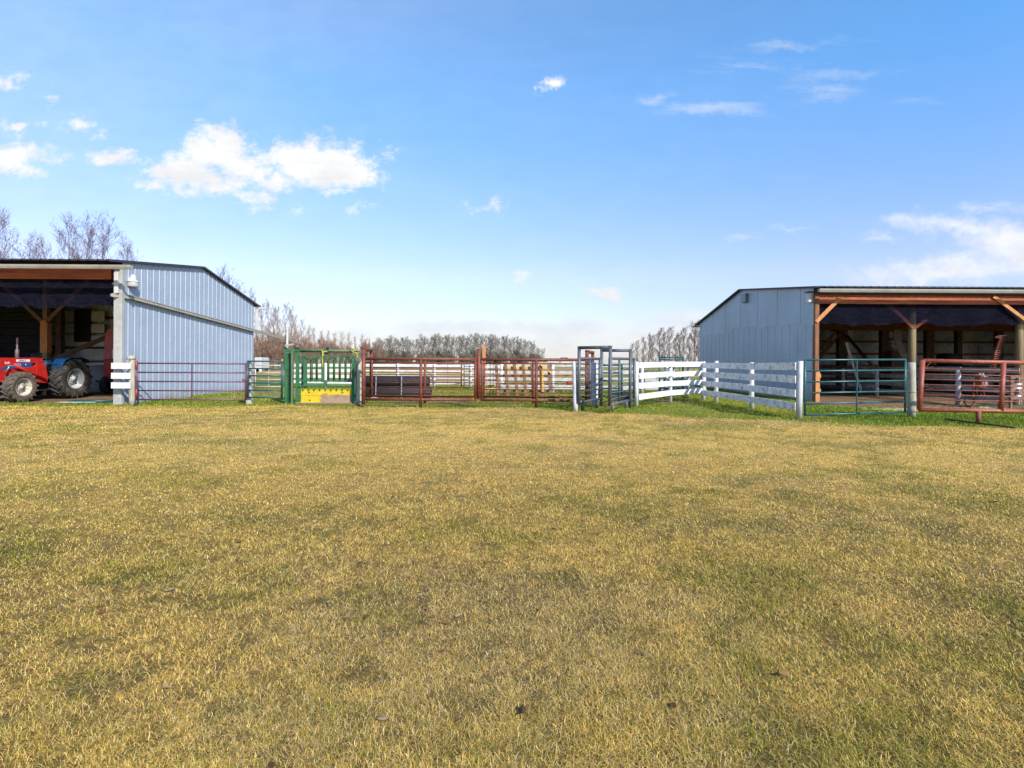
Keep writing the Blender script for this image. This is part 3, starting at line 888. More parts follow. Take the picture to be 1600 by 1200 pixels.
t_.beam((LX + .125, LYF - .66, LZF - .085), (LX + .125, LYK, LZK + .005), .02, .075); t_.beam((LX + .125, LYK, LZK + .005), (LX + .125, LYR + .45, LZR - .105), .02, .075)
t_.build('rake_trim', M['roof'], roof)
# purlins and rafters inside
pu = MB()
for k in range(9):
    y = LYF + .4 + k * 1.0
    pu.box(L_END + .1, LX - .1, y, y + .05, ltop(y) - .20, ltop(y) - .07)
pu.build('purlins', M['beam_dark'], shed)
for xx in (LX - .2, -15.72, -19.4, -23.1, -26.8):
    ra = MB(); ra.beam((xx, LYF + .1, LZF - .36), (xx, LYK, LZK - .34), .09, .24); ra.beam((xx, LYK, LZK - .34), (xx, LYR - .1, LZR - .36), .09, .24); ra.build('rafter', M['beam_dark'], shed)
gt = MB()
for k in range(5):
    z = .55 + k * .75
    gt.box(L_END + .1, LX - .05, LYR - .06, LYR - .012, z, z + .14)
    gt.box(LX - .06, LX - .01, LYF + .3, LYR - .1, z, z + .14)
gt.build('girts', M['beam_dark'], shed)
zb1, zb0 = Z(90, 422, LYF), Z(90, 436, LYF)
bm_ = MB(); bm_.box(L_END, LX - .33, LYF - .05, LYF + .04, zb0, zb1 + .12, .006); bm_.build('front_beam', M['beam'], shed)
bm_ = MB(); bm_.box(L_END, LX - .33, LYF - .03, LYF + .02, zb1 + .14, LZF - .09, .004); bm_.build('fascia', M['beam_dark'], shed)
cx0, cx1 = X(177, 520, LYF - .1), X(190, 520, LYF - .1)
c_ = MB(); c_.box(cx0, cx1, LYF - .10, LYF + .03, 0, LZF - .12, .01); c_.box(cx0 - .004, cx1 + .004, LYF - .104, LYF - .09, 3.05, 3.07); c_.build('corner_column', M['trim_grey'], shed)
def round_or_square_post(parent, x, y, z, w, mat, name='post', label=None):
    p = MB(); p.box(x - w / 2, x + w / 2, y - w / 2, y + w / 2, 0, z, .012); return p.build(name, mat, parent, label)
LYM = 21.3
px_ = X(68.5, 500, LYM)
round_or_square_post(shed, px_, LYM + .13, LZK - .3, .2, M['round_post'])
s_ = MB(); s_.box(px_ - .15, px_ + .09, LYM - .012, LYM + .025, Z(65, 551, LYM), Z(65, 500, LYM), .004); s_.box(px_ + .095, px_ + .15, LYM - .012, LYM + .2, Z(65, 551, LYM), Z(65, 504, LYM), .004)
s_.build('orange_board', M['fresh_wood'], shed, 'fresh orange boards nailed to the front post')
for xx in (px_ - 3.7, px_ - 7.4, px_ - 11.1):
    round_or_square_post(shed, xx, LYM + .13, LZK - .3, .2, M['round_post'])
def brace(parent, a, b, y, mat=None, w=.045, h=.15):
    q = MB(); q.beam((X(a[0], a[1], y), y, Z(a[0], a[1], y)), (X(b[0], b[1], y), y, Z(b[0], b[1], y)), w, h, .004)
    return q.build('knee_brace', mat or M['beam_dark'], parent)
M['brace_brown'] = material('brown_brace_timber', (.17, .095, .05), .75, 0, (.11, .06, .035), 3, .5, (.25, .15, .08), 8, .3, .2, 25)
brace(shed, (-8, 433), (64, 501), LYM - .02, M['brace_brown'])
brace(shed, (140, 436), (74, 501), LYM - .02, M['brace_brown'])
brace(shed, (100, 434), (70, 462), LYM + .30, M['brace_brown'])
net_sheet(L_END + .2, cx0 - .02, LYF + .06, Z(90, 479, LYF), zb0 + .02, 3).build('shade_net', M['net'], shed)
# front gutter and its downspout
def gutter(x0, x1, y, z, w=.13, h=.12):
    g = MB()
    prof = [(0, 0), (0, h), (.008, h), (.008, .01), (w - .03, .01), (w, h * .6), (w, h), (w + .015, h), (w + .015, h * .85), (w + .008, h * .55), (w - .025, 0)]
    g.prism([(y - p[0], z + p[1]) for p in prof], 'x', x0, x1)
    g.box(x0, x0 + .006, y - w, y, z, z + h * .95); g.box(x1 - .006, x1, y - w, y, z, z + h * .95)
    return g
gz_ = Z(100, 420, LYF - .7)
g = gutter(L_END - .3, X(205, 417, LYF - .75), LYF - .66, gz_).build('gutter', M['cream_metal'], shed)
d_ = MB(); xd = X(180.5, 440, LYF - .2)
d_.box(xd - .065, xd + .065, LYF - .20, LYF - .105, Z(181, 458, LYF - .2), gz_ + .01, .01)
for k in range(2): d_.box(xd - .09, xd + .09, LYF - .225, LYF - .11, 4.0 + .5 * k, 4.03 + .5 * k)
d_.build('downspout', M['white_metal'], g)
# rear corner stub gutter and spout
g2 = MB(); yz = LYR + .3
g2.box(LX + .0, X(414, 481, yz), yz, yz + .13, Z(405, 483.5, yz), Z(405, 480, yz), .01)
g2 = g2.build('rear_gutter', M['white_metal'], shed)
d_ = MB(); d_.box(X(399.5, 500, yz), X(404, 500, yz), yz - .08, yz - .0, Z(400, 517, yz), Z(400, 484, yz) + .02, .01); d_.build('downspout', M['white_metal'], g2)
# long sloping drain pipe carried along the wall and out over the pens
dp = thing('drain_trough', 'long pale metal drain trough sloping down along the shed wall and out behind the chute', 'drain', (LX + .2, LYF, 3.5))
A = Vector((X(173, 461, LYF - .25), LYF - .25, Z(173, 461, LYF - .25)))
Bp = Vector((LX + .09, LYF + .2, Z(190, 464, LYF + .2))); Yb = LYR + .3; Cp = Vector((LX + .09, Yb, Z(398, 518.5, Yb)))
D = Cp + (Cp - Bp) * .62
q = MB()
for a, b in ((A, Bp), (Bp, D)):
    q.beam(a, b, .10, .10, .012); 
    q.beam(a + Vector((.055, 0, .05)), b + Vector((.055, 0, .05)), .02, .03); q.beam(a + Vector((.055, 0, -.05)), b + Vector((.055, 0, -.05)), .02, .02)
q.build('trough', M['cream_metal'], dp)
for k in range(6):
    s = .04 + k * .17
    p = Bp.lerp(Cp, s)
    q = MB(); q.box(LX, p.x - .05, p.y - .015, p.y + .015, p.z - .06, p.z - .03); q.build('bracket', M['white_metal'], dp)
Yp = (LX + .25) / U(445, 540)[0]
po = thing('support_post', 'slim white post holding up the far end of the drain trough beside the green chute', 'post', (LX + .25, Yp, 0))
q = MB(); q.box(LX + .35, LX + .43, Yp - .05, Yp + .05, 0, Z(445, 510, Yp), .01); q.build('post', M['white_paint'], po)
q = MB(); q.beam((LX + .3, Yp - .05, Z(445, 540, Yp)), (LX + .75, Yp - .05, Z(452, 538, Yp)), .05, .09); q.build('arm', M['trim_grey'], po)
# yard light
ly = LYF + .35
yl = thing('yard_light', 'round white yard light on a short arm high on the left shed wall', 'light', (LX, ly, Z(208, 440, ly)))
lx = X(208, 440, ly); lz = Z(208, 440, ly)
q = MB(); q.tube([(LX, ly, lz + .06), (lx, ly, lz + .06)], .022); q.box(LX, LX + .05, ly - .06, ly + .06, lz - .02, lz + .14, .01); q.build('arm', M['white_metal'], yl)
q = MB(); q.lathe((lx, ly, lz), (0, 0, 1), [(0, .24), (.05, .24), (.06, .20), (.085, .20), (.085, .07), (.12, .05), (.185, 0), (.185, -.02), (.165, -.03), (0, -.03)], 24); q.build('housing', M['white_metal'], yl)
q = MB(); q.lathe((lx, ly, lz), (0, 0, 1), [(.165, -.03), (.165, -.15), (.14, -.19), (0, -.19)], 24); q.build('lens', M['lamp_glass'], yl)
# inside the left shed: pale sheets, door, partition
q = MB()
for (a, b, c, e) in ((76, 163, 486, 502), (76, 163, 506, 520), (76, 163, 524, 541), (88, 175, 545, 562), (98, 175, 566, 590), (128, 175, 592, 603)):
    q.box(X(a, 520, 25.6), X(b, 520, 25.6), 25.6, 25.63, Z(100, e, 25.6), Z(100, c, 25.6))
q.build('lining_panels', material('pale_lining', (.62, .63, .62), .8, 0, (.45, .46, .46), 2, .5), shed)
q = MB(); q.box(X(115.5, 500, 25.5), X(140, 500, 25.5), 25.5, 25.57, Z(128, 534, 25.5), Z(128, 483, 25.5), .01); q.build('door', M['door'], shed)
q = MB(); q.box(X(89, 500, 24.5), X(97.5, 500, 24.5), 24.4, 24.65, 0, 4.4, .01); q.build('post', M['beam_dark'], shed)
q = MB(); q.beam((X(74, 566, 23), 23, Z(74, 566, 23)), (X(166, 527, 23), 23, Z(166, 527, 23)), .06, .20); q.build('wind_brace', M['beam_dark'], shed)
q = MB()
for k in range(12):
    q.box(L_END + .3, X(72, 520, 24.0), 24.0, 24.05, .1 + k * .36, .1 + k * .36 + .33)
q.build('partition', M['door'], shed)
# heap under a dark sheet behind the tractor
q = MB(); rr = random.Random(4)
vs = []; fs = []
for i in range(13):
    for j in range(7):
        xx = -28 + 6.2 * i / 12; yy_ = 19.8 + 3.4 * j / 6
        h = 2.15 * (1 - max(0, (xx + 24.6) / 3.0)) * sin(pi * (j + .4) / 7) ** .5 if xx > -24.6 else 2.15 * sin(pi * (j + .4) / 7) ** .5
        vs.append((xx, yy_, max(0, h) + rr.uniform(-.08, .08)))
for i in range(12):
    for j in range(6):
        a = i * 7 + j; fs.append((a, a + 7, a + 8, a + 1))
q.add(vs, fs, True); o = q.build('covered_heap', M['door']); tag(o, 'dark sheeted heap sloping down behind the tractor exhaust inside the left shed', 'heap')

# ---- right shed
RX, RYF, RYR, RYK = 11.97, 20.3, 32.7, 26.75
RZF, RZK, RZR = 4.55, 5.36, 4.08
R_END = 36.0
def rtop(y):
    return RZF + (RZK - RZF) * (y - RYF) / (RYK - RYF) if y < RYK else RZK + (RZR - RZK) * (y - RYK) / (RYR - RYK)
barn = thing('pole_barn', 'open fronted blue metal barn at the right with red brown front beam', 'barn', ((RX + R_END) / 2, (RYF + RYR) / 2, 0))
w = MB(); corrug_wall_x(w, RX, RYF + .02, RYR, 0, lambda y: rtop(y) - .03, -1, .62, .014)
# overlapping upper row of sheets, each a little different
rr = random.Random(8)
y = RYF + .02; k = 0
while y < RYR - .05:
    y2 = min(y + .93, RYR - .01)
    zl = 3.05 + .35 * (k % 2) * .15 + .045 * k * (1 if k < 8 else .2) + rr.uniform(-.03, .03)
    zl = min(zl, rtop((y + y2) / 2) - .45)
    off = .016 + .004 * (k % 2)
    w.add([(RX - off, y, zl), (RX - off, y2 - .012, zl + .02), (RX - off, y2 - .012, rtop(y2) - .035), (RX - off, y, rtop(y) - .035),
           (RX - off + .006, y, zl), (RX - off + .006, y2 - .012, zl + .02), (RX - off + .006, y2 - .012, rtop(y2) - .035), (RX - off + .006, y, rtop(y) - .035)],
          [(0, 1, 2, 3), (4, 7, 6, 5), (0, 4, 5, 1), (1, 5, 6, 2), (0, 3, 7, 4)])
    y = y2; k += 1
w.build('side_wall', M['siding_right'], barn)
w = MB(); corrug_wall_y(w, RYR, RX + .02, R_END, 0, RZR - .08, 1, .22, .045); w.build('back_wall', M['siding_inside'], barn)
w = MB(); corrug_wall_x(w, R_END, RYF, RYR, 0, lambda y: rtop(y) - .03, 1); w.build('side_wall', M['siding_right'], barn)
r_ = MB()
corrug_roof(r_, RX - .14, R_END + .3, (RYF - .45, RZF - .03), (RYK, RZK + .03))
corrug_roof(r_, RX - .14, R_END + .3, (RYR + .55, RZR - .10), (RYK + .002, RZK + .028))
roof = r_.build('roof', M['roof'], barn); fix_normals(roof)
t_ = MB(); t_.beam((RX - .145, RYF - .45, RZF - .06), (RX - .145, RYK, RZK), .02, .08); t_.beam((RX - .145, RYK, RZK), (RX - .145, RYR + .55, RZR - .13), .02, .08)
t_.build('rake_trim', M['beam_dark'], roof)
pu = MB()
for k in range(12):
    y = RYF + .4 + k * 1.04
    pu.box(RX + .1, R_END - .1, y, y + .05, rtop(y) - .21, rtop(y) - .08)
pu.build('purlins', M['beam_dark'], barn)
posts_x = [RX + .13, X(1424.5, 560, RYF + .36), X(1592, 560, RYF + .36), 24.2, 28.2, 32.2, R_END - .2]
for xx in posts_x:
    ra = MB(); ra.beam((xx, RYF + .1, RZF - .38), (xx, RYK, RZK - .35), .09, .24); ra.beam((xx, RYK, RZK - .35), (xx, RYR - .1, RZR - .38), .09, .24); ra.build('rafter', M['beam_dark'], barn)
gt = MB()
for k in range(5):
    z = .55 + k * .78
    gt.box(RX + .05, R_END - .1, RYR - .06, RYR - .012, z, z + .13)
    gt.box(RX + .01, RX + .06, RYF + .3, RYR - .1, z, z + .13)
gt.build('girts', M['post_brown'], barn)
zb1, zb0 = Z(1340, 461, RYF), Z(1340, 475, RYF)
bm_ = MB(); bm_.box(RX + .03, 20.5, RYF - .05, RYF + .04, zb0, zb1, .006); bm_.box(20.512, R_END, RYF - .05, RYF + .04, zb0, zb1, .006); bm_.build('front_beam', M['beam'], barn)
bm_ = MB(); bm_.box(RX + .03, R_END, RYF - .02, RYF + .03, zb1 + .004, RZF - .06, .004); bm_.build('fascia', M['beam_dark'], barn)
# corner post: brown above, orange board over its lower front
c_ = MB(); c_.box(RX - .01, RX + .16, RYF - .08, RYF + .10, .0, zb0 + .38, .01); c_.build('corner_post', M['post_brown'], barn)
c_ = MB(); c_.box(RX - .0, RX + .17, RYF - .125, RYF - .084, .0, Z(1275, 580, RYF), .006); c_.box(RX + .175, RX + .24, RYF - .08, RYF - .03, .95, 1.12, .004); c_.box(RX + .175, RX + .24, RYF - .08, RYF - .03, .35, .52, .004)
c_.build('orange_board', M['fresh_wood'], barn, 'orange board over the foot of the corner post')
for xx in posts_x[1:]:
    p = MB(); p.tube([(xx, RYF + .36, 0), (xx + .01, RYF + .36, 2.2), (xx, RYF + .36, RZF - .3)], [.145, .135, .125], 14); p.build('round_post', M['round_post'], barn)
o = brace(barn, (1275, 503), (1312, 466), RYF - .09, M['fresh_wood'], .05, .15); o['label'] = 'bright orange corner brace'
brace(barn, (1384, 472), (1427, 512), RYF + .17, M['beam'], .045, .13)
brace(barn, (1450, 497), (1425, 516), RYF + .56, M['beam'], .045, .12)
brace(barn, (1552, 463), (1602, 500), RYF - .09, M['fresh_wood'], .05, .13)
net_sheet(RX + .18, R_END - .2, RYF + .05, Z(1440, 507, RYF), zb0 + .02, 5, .05).build('shade_net', M['net'], barn)
gz_ = Z(1430, 457.5, RYF - .5)
g = gutter(RX - .14, R_END + .3, RYF - .46, gz_, .13, .13).build('gutter', M['cream_metal'], barn)
q = MB(); yb = RYR + .6; q.box(RX - .28, RX + .9, yb, yb + .12, RZR - .22, RZR - .1, .01); q.build('rear_gutter', M['cream_metal'], barn)
q = MB()
yv = RX / U(1162, 466)[0] - .3
q.box(RX - .16, RX - .02, yv - .22, yv + .22, Z(1162, 473, yv), Z(1162, 459, yv), .01); q.build('vent_box', material('grey_vent', (.20, .23, .26), .5, .2), barn)
q = MB(); q.box(RX - .2, RX - .025, RYF + .05, RYF + .22, Z(1267, 472.5, RYF), Z(1267, 457, RYF), .01); q.build('junction_box', M['white_metal'], barn)
q = MB(); q.box(RX - .26, RX - .025, RYF + .0, RYF + .24, Z(1267, 456.5, RYF), Z(1267, 455, RYF)); q.build('box_hood', M['roof'], barn)
# inner posts with raking braces, tie beam
ym = 31.6
for (a, wpx) in ((1315, 13), (1381, 11), (1451, 12), (1497, 8), (1560, 9)):
    q = MB(); q.box(X(a - wpx / 2, 540, ym), X(a + wpx / 2, 540, ym), ym - .15, ym + .15, 0, RZR - .3, .01); q.build('inner_post', M['beam_dark'], barn)
for a, b in (((1313, 521), (1279, 561)), ((1307, 518), (1279, 548)), ((1318, 518), (1366, 575)), ((1322, 524), (1352, 560))):
    q = MB(); y = ym - .25; q.beam((X(a[0], a[1], y), y, Z(a[0], a[1], y)), (X(b[0], b[1], y), y, Z(b[0], b[1], y)), .06, .16); q.build('raking_brace', M['post_brown'], barn)
q = MB(); q.box(RX + .1, R_END - .1, ym - .25, ym - .16, Z(1340, 516, ym), Z(1340, 504, ym), .01); q.build('tie_beam', M['post_brown'], barn)
# things leaning inside the barn
q = MB(); y = 25.5; q.beam((X(1322, 535, y), y, Z(1322, 535, y)), (X(1336, 606, y), y - .5, .1), .28, .05, .005); o = q.build('white_plank', M['white_paint']); tag(o, 'white plank leaning against the braced post inside the right barn', 'plank')
q = MB(); y = 27.0
pts = [(X(a, b, y), y, Z(a, b, y)) for a, b in ((1402, 515), (1402, 528), (1406, 544), (1412, 553), (1416, 560))]
for i in range(len(pts) - 1): q.beam(pts[i], pts[i + 1], .06, .38, .01, (1, 0, 0))
o = q.build('bent_duct', material('dull_grey_duct', (.20, .19, .18), .7, .2, (.14, .13, .12), 4, .5)); tag(o, 'dull grey bent duct hanging beside the round barn post', 'duct')
q = MB(); y = 28.0; q.lathe((X(1396, 550, y), y, Z(1396, 549, y)), (0, 0, 1), [(0, 0), (.25, 0), (.25, .18), (.265, .19), (.25, .2), (.25, .38), (.265, .39), (.25, .4), (.25, .58), (.265, .59), (.25, .6), (.25, .74), (0, .74)], 20)
o = q.build('metal_drum', M['galv']); tag(o, 'ribbed metal drum standing on a dark crate behind the round barn post', 'drum')
q = MB(); q.box(X(1386, 560, y), X(1412, 560, y), y - .35, y + .35, 0, Z(1396, 549, y), .02); 
for k in range(4): q.box(X(1386, 560, y) - .01, X(1412, 560, y) + .01, y - .37, y - .35, .15 + k * .45, .4 + k * .45)
o = q.build('dark_crate', M['beam_dark']); tag(o, 'dark slatted crate carrying the metal drum inside the right barn', 'crate')

# ------------------------------------------------------------------ gates, fences, pens
def pt(px, py, Y):
    return (X(px, py, Y), Y, Z(px, py, Y))
def P3(gx_, gy_, z): return (gx_, gy_, z)

def pipe_gate(name, label, a, b, z0, z1, n, mat, r=.024, mids=(.5,), group=None, cat='gate', stile_mat=None, stile_r=None, zb=(0, 0), rail_mat=None, extra=0.0):
    """tube gate between ground points a and b: two stiles, n rails, upright(s)"""
    a, b = Vector((a[0], a[1], 0)), Vector((b[0], b[1], 0))
    t = thing(name, label, cat, (a.x, a.y, 0), group)
    sr = stile_r or r * 1.15
    def at(s, z): 
        p = a.lerp(b, s); p.z = z + (zb[0] * (1 - s) + zb[1] * s); return p
    for s in (0, 1):
        q = MB(); q.tube([at(s, z0 - .02), at(s, z1 + .02)], sr, 10); q.build('stile', stile_mat or mat, t)
    for k in range(n):
        z = z0 + (z1 - z0) * k / (n - 1)
        q = MB()
        for (s0, s1) in ((0, 1),):
            q.tube([at(s0 + .004, z), at(.5, z), at(s1 - .004, z)], r if k not in (0, n - 1) else r * 1.06, 10)
        q.build('rail', rail_mat or mat, t)
    for s in mids:
        q = MB(); d = (b - a).normalized(); nrm = Vector((d.y, -d.x, 0)) * (r * .9)
        q.beam(at(s, z0) + nrm, at(s, z1) + nrm, .045, .012); q.build('upright', mat, t)
    return t

def board_fence(name, label, pts, zs, bw, mat, post_px=None, post_r=.07, ptop=1.5, side=1, group=None, post_mat=None, posts=None, gap=.006, round_post=True, th=.035, jitter=.018, seed=1, zslope=None, skipboards=()):
    """board fence through ground points pts; zs board centres, posts at points given"""
    r = random.Random(seed)
    P = [Vector((p[0], p[1], 0)) for p in pts]
    t = thing(name, label, 'fence', P[0], group)
    for p in (posts if posts is not None else pts):
        q = MB(); c = Vector((p[0], p[1], 0)); h = ptop + r.uniform(-.03, .03); lx_, ly_ = r.uniform(-.02, .02), r.uniform(-.02, .02)
        if round_post:
            q.tube([c, c + Vector((lx_ * .5, ly_ * .5, h * .5)), c + Vector((lx_, ly_, h - .015)), c + Vector((lx_, ly_, h))], [post_r * 1.03, post_r, post_r * .97, post_r * .82], 14)
        else:
            q.frame_box(c + Vector((0, 0, h / 2)), (post_r, 0, 0), (0, post_r, 0), (0, 0, h / 2), .01)
        q.build('post', post_mat or mat, t)
    for i in range(len(P) - 1):
        a, b = P[i], P[i + 1]
        d = (b - a); L = d.length; d.normalize()
        nrm = Vector((d.y, -d.x, 0)) * (post_r + th / 2 + .003) * side
        for k, z in enumerate(zs):
            za, zb_ = (z if np.isscalar(z) else z[0]), (z if np.isscalar(z) else z[1])
            f0 = za + (zb_ - za) * i / max(1, len(P) - 1); f1 = za + (zb_ - za) * (i + 1) / max(1, len(P) - 1)
            if (i, k) in skipboards: continue
            q = MB()
            j1, j2 = r.uniform(-jitter, jitter), r.uniform(-jitter, jitter)
            A_ = a + nrm + d * gap + Vector((0, 0, f0 + j1)); B_ = b + nrm - d * gap + Vector((0, 0, f1 + j2))
            q.beam(A_, B_, th, bw * r.uniform(.97, 1.03), .004)
            # a few nail heads
            q.build('board', mat, t)
    return t

# white fence, section facing the lawn and section running toward it
p994 = G(994, 635); p1047 = G(1047, 628.5); p1099 = (X(1099, 600, 20.6), 20.6)
f1 = board_fence('board_fence', 'bright white four board fence facing the lawn right of the dark steel alley', [p994, p1047, (p1099[0] - .12, p1099[1])], [(1.44, 1.46), (1.06, 1.10), (.70, .76), (.34, .40)], .20, M['white_paint'], post_r=.075, ptop=1.56, side=1, posts=[p994, p1047], seed=3)
p1119, p1174, p1249 = G(1119, 630), G(1174.5, 639.5), G(1248.5, 654)
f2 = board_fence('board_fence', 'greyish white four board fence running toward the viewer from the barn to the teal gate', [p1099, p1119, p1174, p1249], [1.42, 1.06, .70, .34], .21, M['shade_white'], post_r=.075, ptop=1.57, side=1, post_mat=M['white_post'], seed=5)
q = MB(); c = Vector((p1249[0] - .0, p1249[1], 0))
q.tube([c + Vector((0, 0, .74)), c + Vector((.15, -.10, .71)), c + Vector((.32, -.02, .66)), c + Vector((.33, .05, .7))], .008, 6); o = q.build('latch_chain', M['rust_iron']); tag(o, 'rusty chain looped from the white corner post to the teal gate', 'chain')
q = MB(); p_ = Vector((p1099[0], p1099[1], 0)); q.frame_box(p_ + Vector((-.1, -.06, .93)), (.03, 0, 0), (0, .03, 0), (0, 0, .05), .01); o = q.build('rusty_hinge', M['rust_iron'], f2)
# shaded continuation behind the corner
pE = (X(1052, 600, 25.5), 25.5)
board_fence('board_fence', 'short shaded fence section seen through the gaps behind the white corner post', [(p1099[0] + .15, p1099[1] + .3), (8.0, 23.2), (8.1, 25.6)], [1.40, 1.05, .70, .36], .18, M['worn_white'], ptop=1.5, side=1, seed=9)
# far white fence
gA = G(599, 607.5)[1]
xa0, xa1 = X(452, 600, gA), X(792, 600, gA)
ptsA = [(x, gA) for x in np.linspace(xa0, xa1, 7)]
board_fence('board_fence', 'long white four board fence across the back of the pens behind the black pipes', ptsA, [1.27, .97, .66, .36], .17, M['white_paint'], post_r=.07, ptop=1.40, side=-1, seed=11)
gB = G(864, 615)[1]
ptsB = [(x, gB) for x in (X(783, 600, gB), X(864, 600, gB), X(932, 600, gB), X(1003, 600, gB), X(1042, 600, gB))]
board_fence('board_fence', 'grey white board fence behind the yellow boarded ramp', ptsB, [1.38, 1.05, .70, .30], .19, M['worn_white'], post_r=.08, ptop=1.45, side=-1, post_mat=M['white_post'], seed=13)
# return of the far fence running away
board_fence('board_fence', 'low white fence running off into the distance behind the rusty panels', [(xa1, gA), (xa1 - 1.0, gA + 10), (xa1 - 2.0, gA + 20)], [1.2, .9, .6, .3], .15, M['white_paint'], ptop=1.35, seed=15)

# weathered fence inside the barn front (runs away from the viewer)
ptsP = [(16.95, 17.2), (17.0, 19.5), (17.1, 24.0), (17.2, 26.6), (17.3, 29.5)]
board_fence('board_fence', 'weathered grey board fence running back into the right barn behind the orange red panel', ptsP, [1.32, .98, .62, .28], .17, M['grey_board'], post_r=.085, ptop=1.30, side=1, post_mat=M['worn_white'], posts=ptsP[1:], seed=17, jitter=.02)

# teal gate, post, hinges
ga = (X(1258, 600, 14.0), 14.0); gp = G(1424, 651.5)
gb = (X(1414.5, 600, gp[1] - .05), gp[1] - .05)
tg = pipe_gate('tube_gate', 'bright teal six rail gate standing before the right barn', ga, gb, Z(1258, 648.5, 14.0), Z(1258, 562.5, 14.0), 6, M['teal'], .024, (.5,), zb=(0, .035))
def wood_post(label, p, h, r, mat, lean=(0, 0), name='wooden_post', cat='post', group=None, top=None, base_mat=None):
    q = MB(); c = Vector((p[0], p[1], 0)); l_ = Vector((lean[0], lean[1], 0))
    n = 7; rs = random.Random(int(p[0] * 100)); pts_ = []; rad = []
    for k in range(n):
        s = k / (n - 1); pts_.append(c + l_ * s + Vector((rs.uniform(-.006, .006), rs.uniform(-.006, .006), h * s))); rad.append(r * (1.05 - .1 * s) * rs.uniform(.97, 1.03))
    pts_.append(pts_[-1] + Vector((0, 0, .012))); rad.append(r * .8)
    q.tube(pts_, rad, 14)
    o = q.build(name, mat); tag(o, label, cat, group); return o
wp = wood_post('weathered round wooden post between the teal gate and the orange red panel', gp, Z(1424, 567, gp[1]), .105, M['grey_post'])
q = MB()
for z in (.28, .72, 1.32):
    q.tube([(gb[0], gb[1], z), (gp[0] - .1, gp[1] - .02, z)], .012, 6); q.tube([(gp[0] + .1, gp[1], z + .1), (gp[0] + .22, gp[1] - .15, z + .06), (gp[0] + .38, gp[1] - .3, z + .13)], .006, 5)
q.lathe((gp[0], gp[1], .70), (0, 0, 1), [(.108, 0), (.113, .0), (.113, .012), (.108, .012)], 16, close=True)
o = q.build('hinge_wire', M['rust_iron'], tg)

# orange red heavy panel at the right edge
ya = 13.1
t = thing('corral_panel', 'heavy orange red pipe panel at the right edge with thin rods', 'panel', (X(1440, 640, ya), ya, 0))
tl, bl = Vector(pt(1441.5, 563.5, ya + .1)), Vector(pt(1436.5, 640, ya - .1)); 
tr, br = Vector(pt(1700, 568.8, ya + .1)), Vector(pt(1696, 644.5, ya - .1))
q = MB(); q.tube([bl, tl], .058, 12); q.build('end_pipe', M['rust_right'], t)
q = MB(); q.tube([tl, tr], .052, 12); q.build('top_pipe', M['rust_right'], t)
q = MB(); q.tube([bl, br], .052, 12); q.build('bottom_pipe', M['rust_right'], t)
q = MB(); q.tube([tr, br], .058, 12); q.build('end_pipe', M['rust_right'], t)
q = MB(); q.tube([tl.lerp(tr, .488), bl.lerp(br, .49)], .06, 12); q.build('upright', M['rust_right'], t)
for k, s in enumerate((.165, .275, .385, .49, .60, .70, .80)):
    q = MB(); q.tube([tl.lerp(bl, s), tr.lerp(br, s)], .013, 6); q.build('rod', M['rust_right'], t)
fx = bl.lerp(br, .355)
q = MB(); q.tube([(fx.x, fx.y, 0), (fx.x, fx.y, fx.z)], .055, 12); q.build('leg', M['rust_iron'], t)
q = MB(); q.tube([(fx.x - .05, fx.y + .95, .03), (fx.x + .0, fx.y - .95, .03)], .02, 8); q.build('shadow_bar', M['dark_iron'], t)  # dark bar standing in for a shadow line on the ground
q = MB(); q.tube([tl + Vector((.16, 0, .06)), tl + Vector((.15, -.06, -.06)), tl + Vector((.05, 0, -.2)), tl + Vector((0, 0, -.24))], .007, 5); q.build('tie_wire', M['rust_iron'], t)

# left: purple gate, small dark teal gate, posts, three white boards
gpl = G(206, 633.5)
wp2 = wood_post('weathered wooden post with a knobbly top between the white boards and the purple gate', gpl, Z(206, 558, gpl[1]), .085, M['grey_post'])
q = MB(); q.lathe((gpl[0] - .04, gpl[1], Z(206, 562, gpl[1])), (0, 0, 1), [(0, 0), (.13, .0), (.14, .06), (.10, .13), (0, .14)], 10); q.build('knob', M['grey_post'], wp2)
t = thing('short_board_fence', 'three short white boards joining the shed corner column to the wooden post', 'fence', (gpl[0] - .6, gpl[1], 0))
for (y0_, y1_) in ((567, 576.5), (582.5, 592), (597.5, 607)):
    q = MB(); q.box(X(174, 590, gpl[1] - .12), X(204, 590, gpl[1] - .12), gpl[1] - .14, gpl[1] - .1, Z(190, y1_, gpl[1] - .12), Z(190, y0_, gpl[1] - .12), .005); q.build('board', M['white_paint'], t)
a_ = (X(214, 600, 17.0), 17.0); b_ = (X(384, 600, 17.2), 17.2)
pg = pipe_gate('tube_gate', 'purple maroon five rail gate hanging in front of the left shed wall', a_, b_, Z(300, 624.5, 17.1), Z(300, 568, 17.1), 5, M['maroon'], .024, (.505,), stile_r=.032)
for z_ in (1.18, .25):
    q = MB(); q.tube([(a_[0] - .01, a_[1] - .01, z_), (a_[0] - .01, a_[1] - .01, z_ + .3)], .035, 10); q.build('hinge_sleeve', M['maroon_red'], pg)
q = MB(); q.tube([(b_[0] - .1, b_[1] - .03, .86), (b_[0] + .06, b_[1] - .03, .86)], .03, 8); q.build('latch', M['rust_iron'], pg)
for z in (.55, 1.36):
    q = MB(); q.tube([(gpl[0] + .05, gpl[1], z), (a_[0], a_[1], z)], .014, 6); q.build('hinge_pin', M['rust_iron'], pg)
a_ = (X(387, 600, 17.3), 17.3); b_ = (X(440.5, 600, 17.3), 17.3)
q = MB(); cpx = X(387.5, 600, 17.35); q.box(cpx - .085, cpx + .085, 17.37, 17.52, 0, 1.45, .01); o = q.build('gate_post', M['concrete']); tag(o, 'square pale post between the purple gate and the small dark teal gate', 'post')
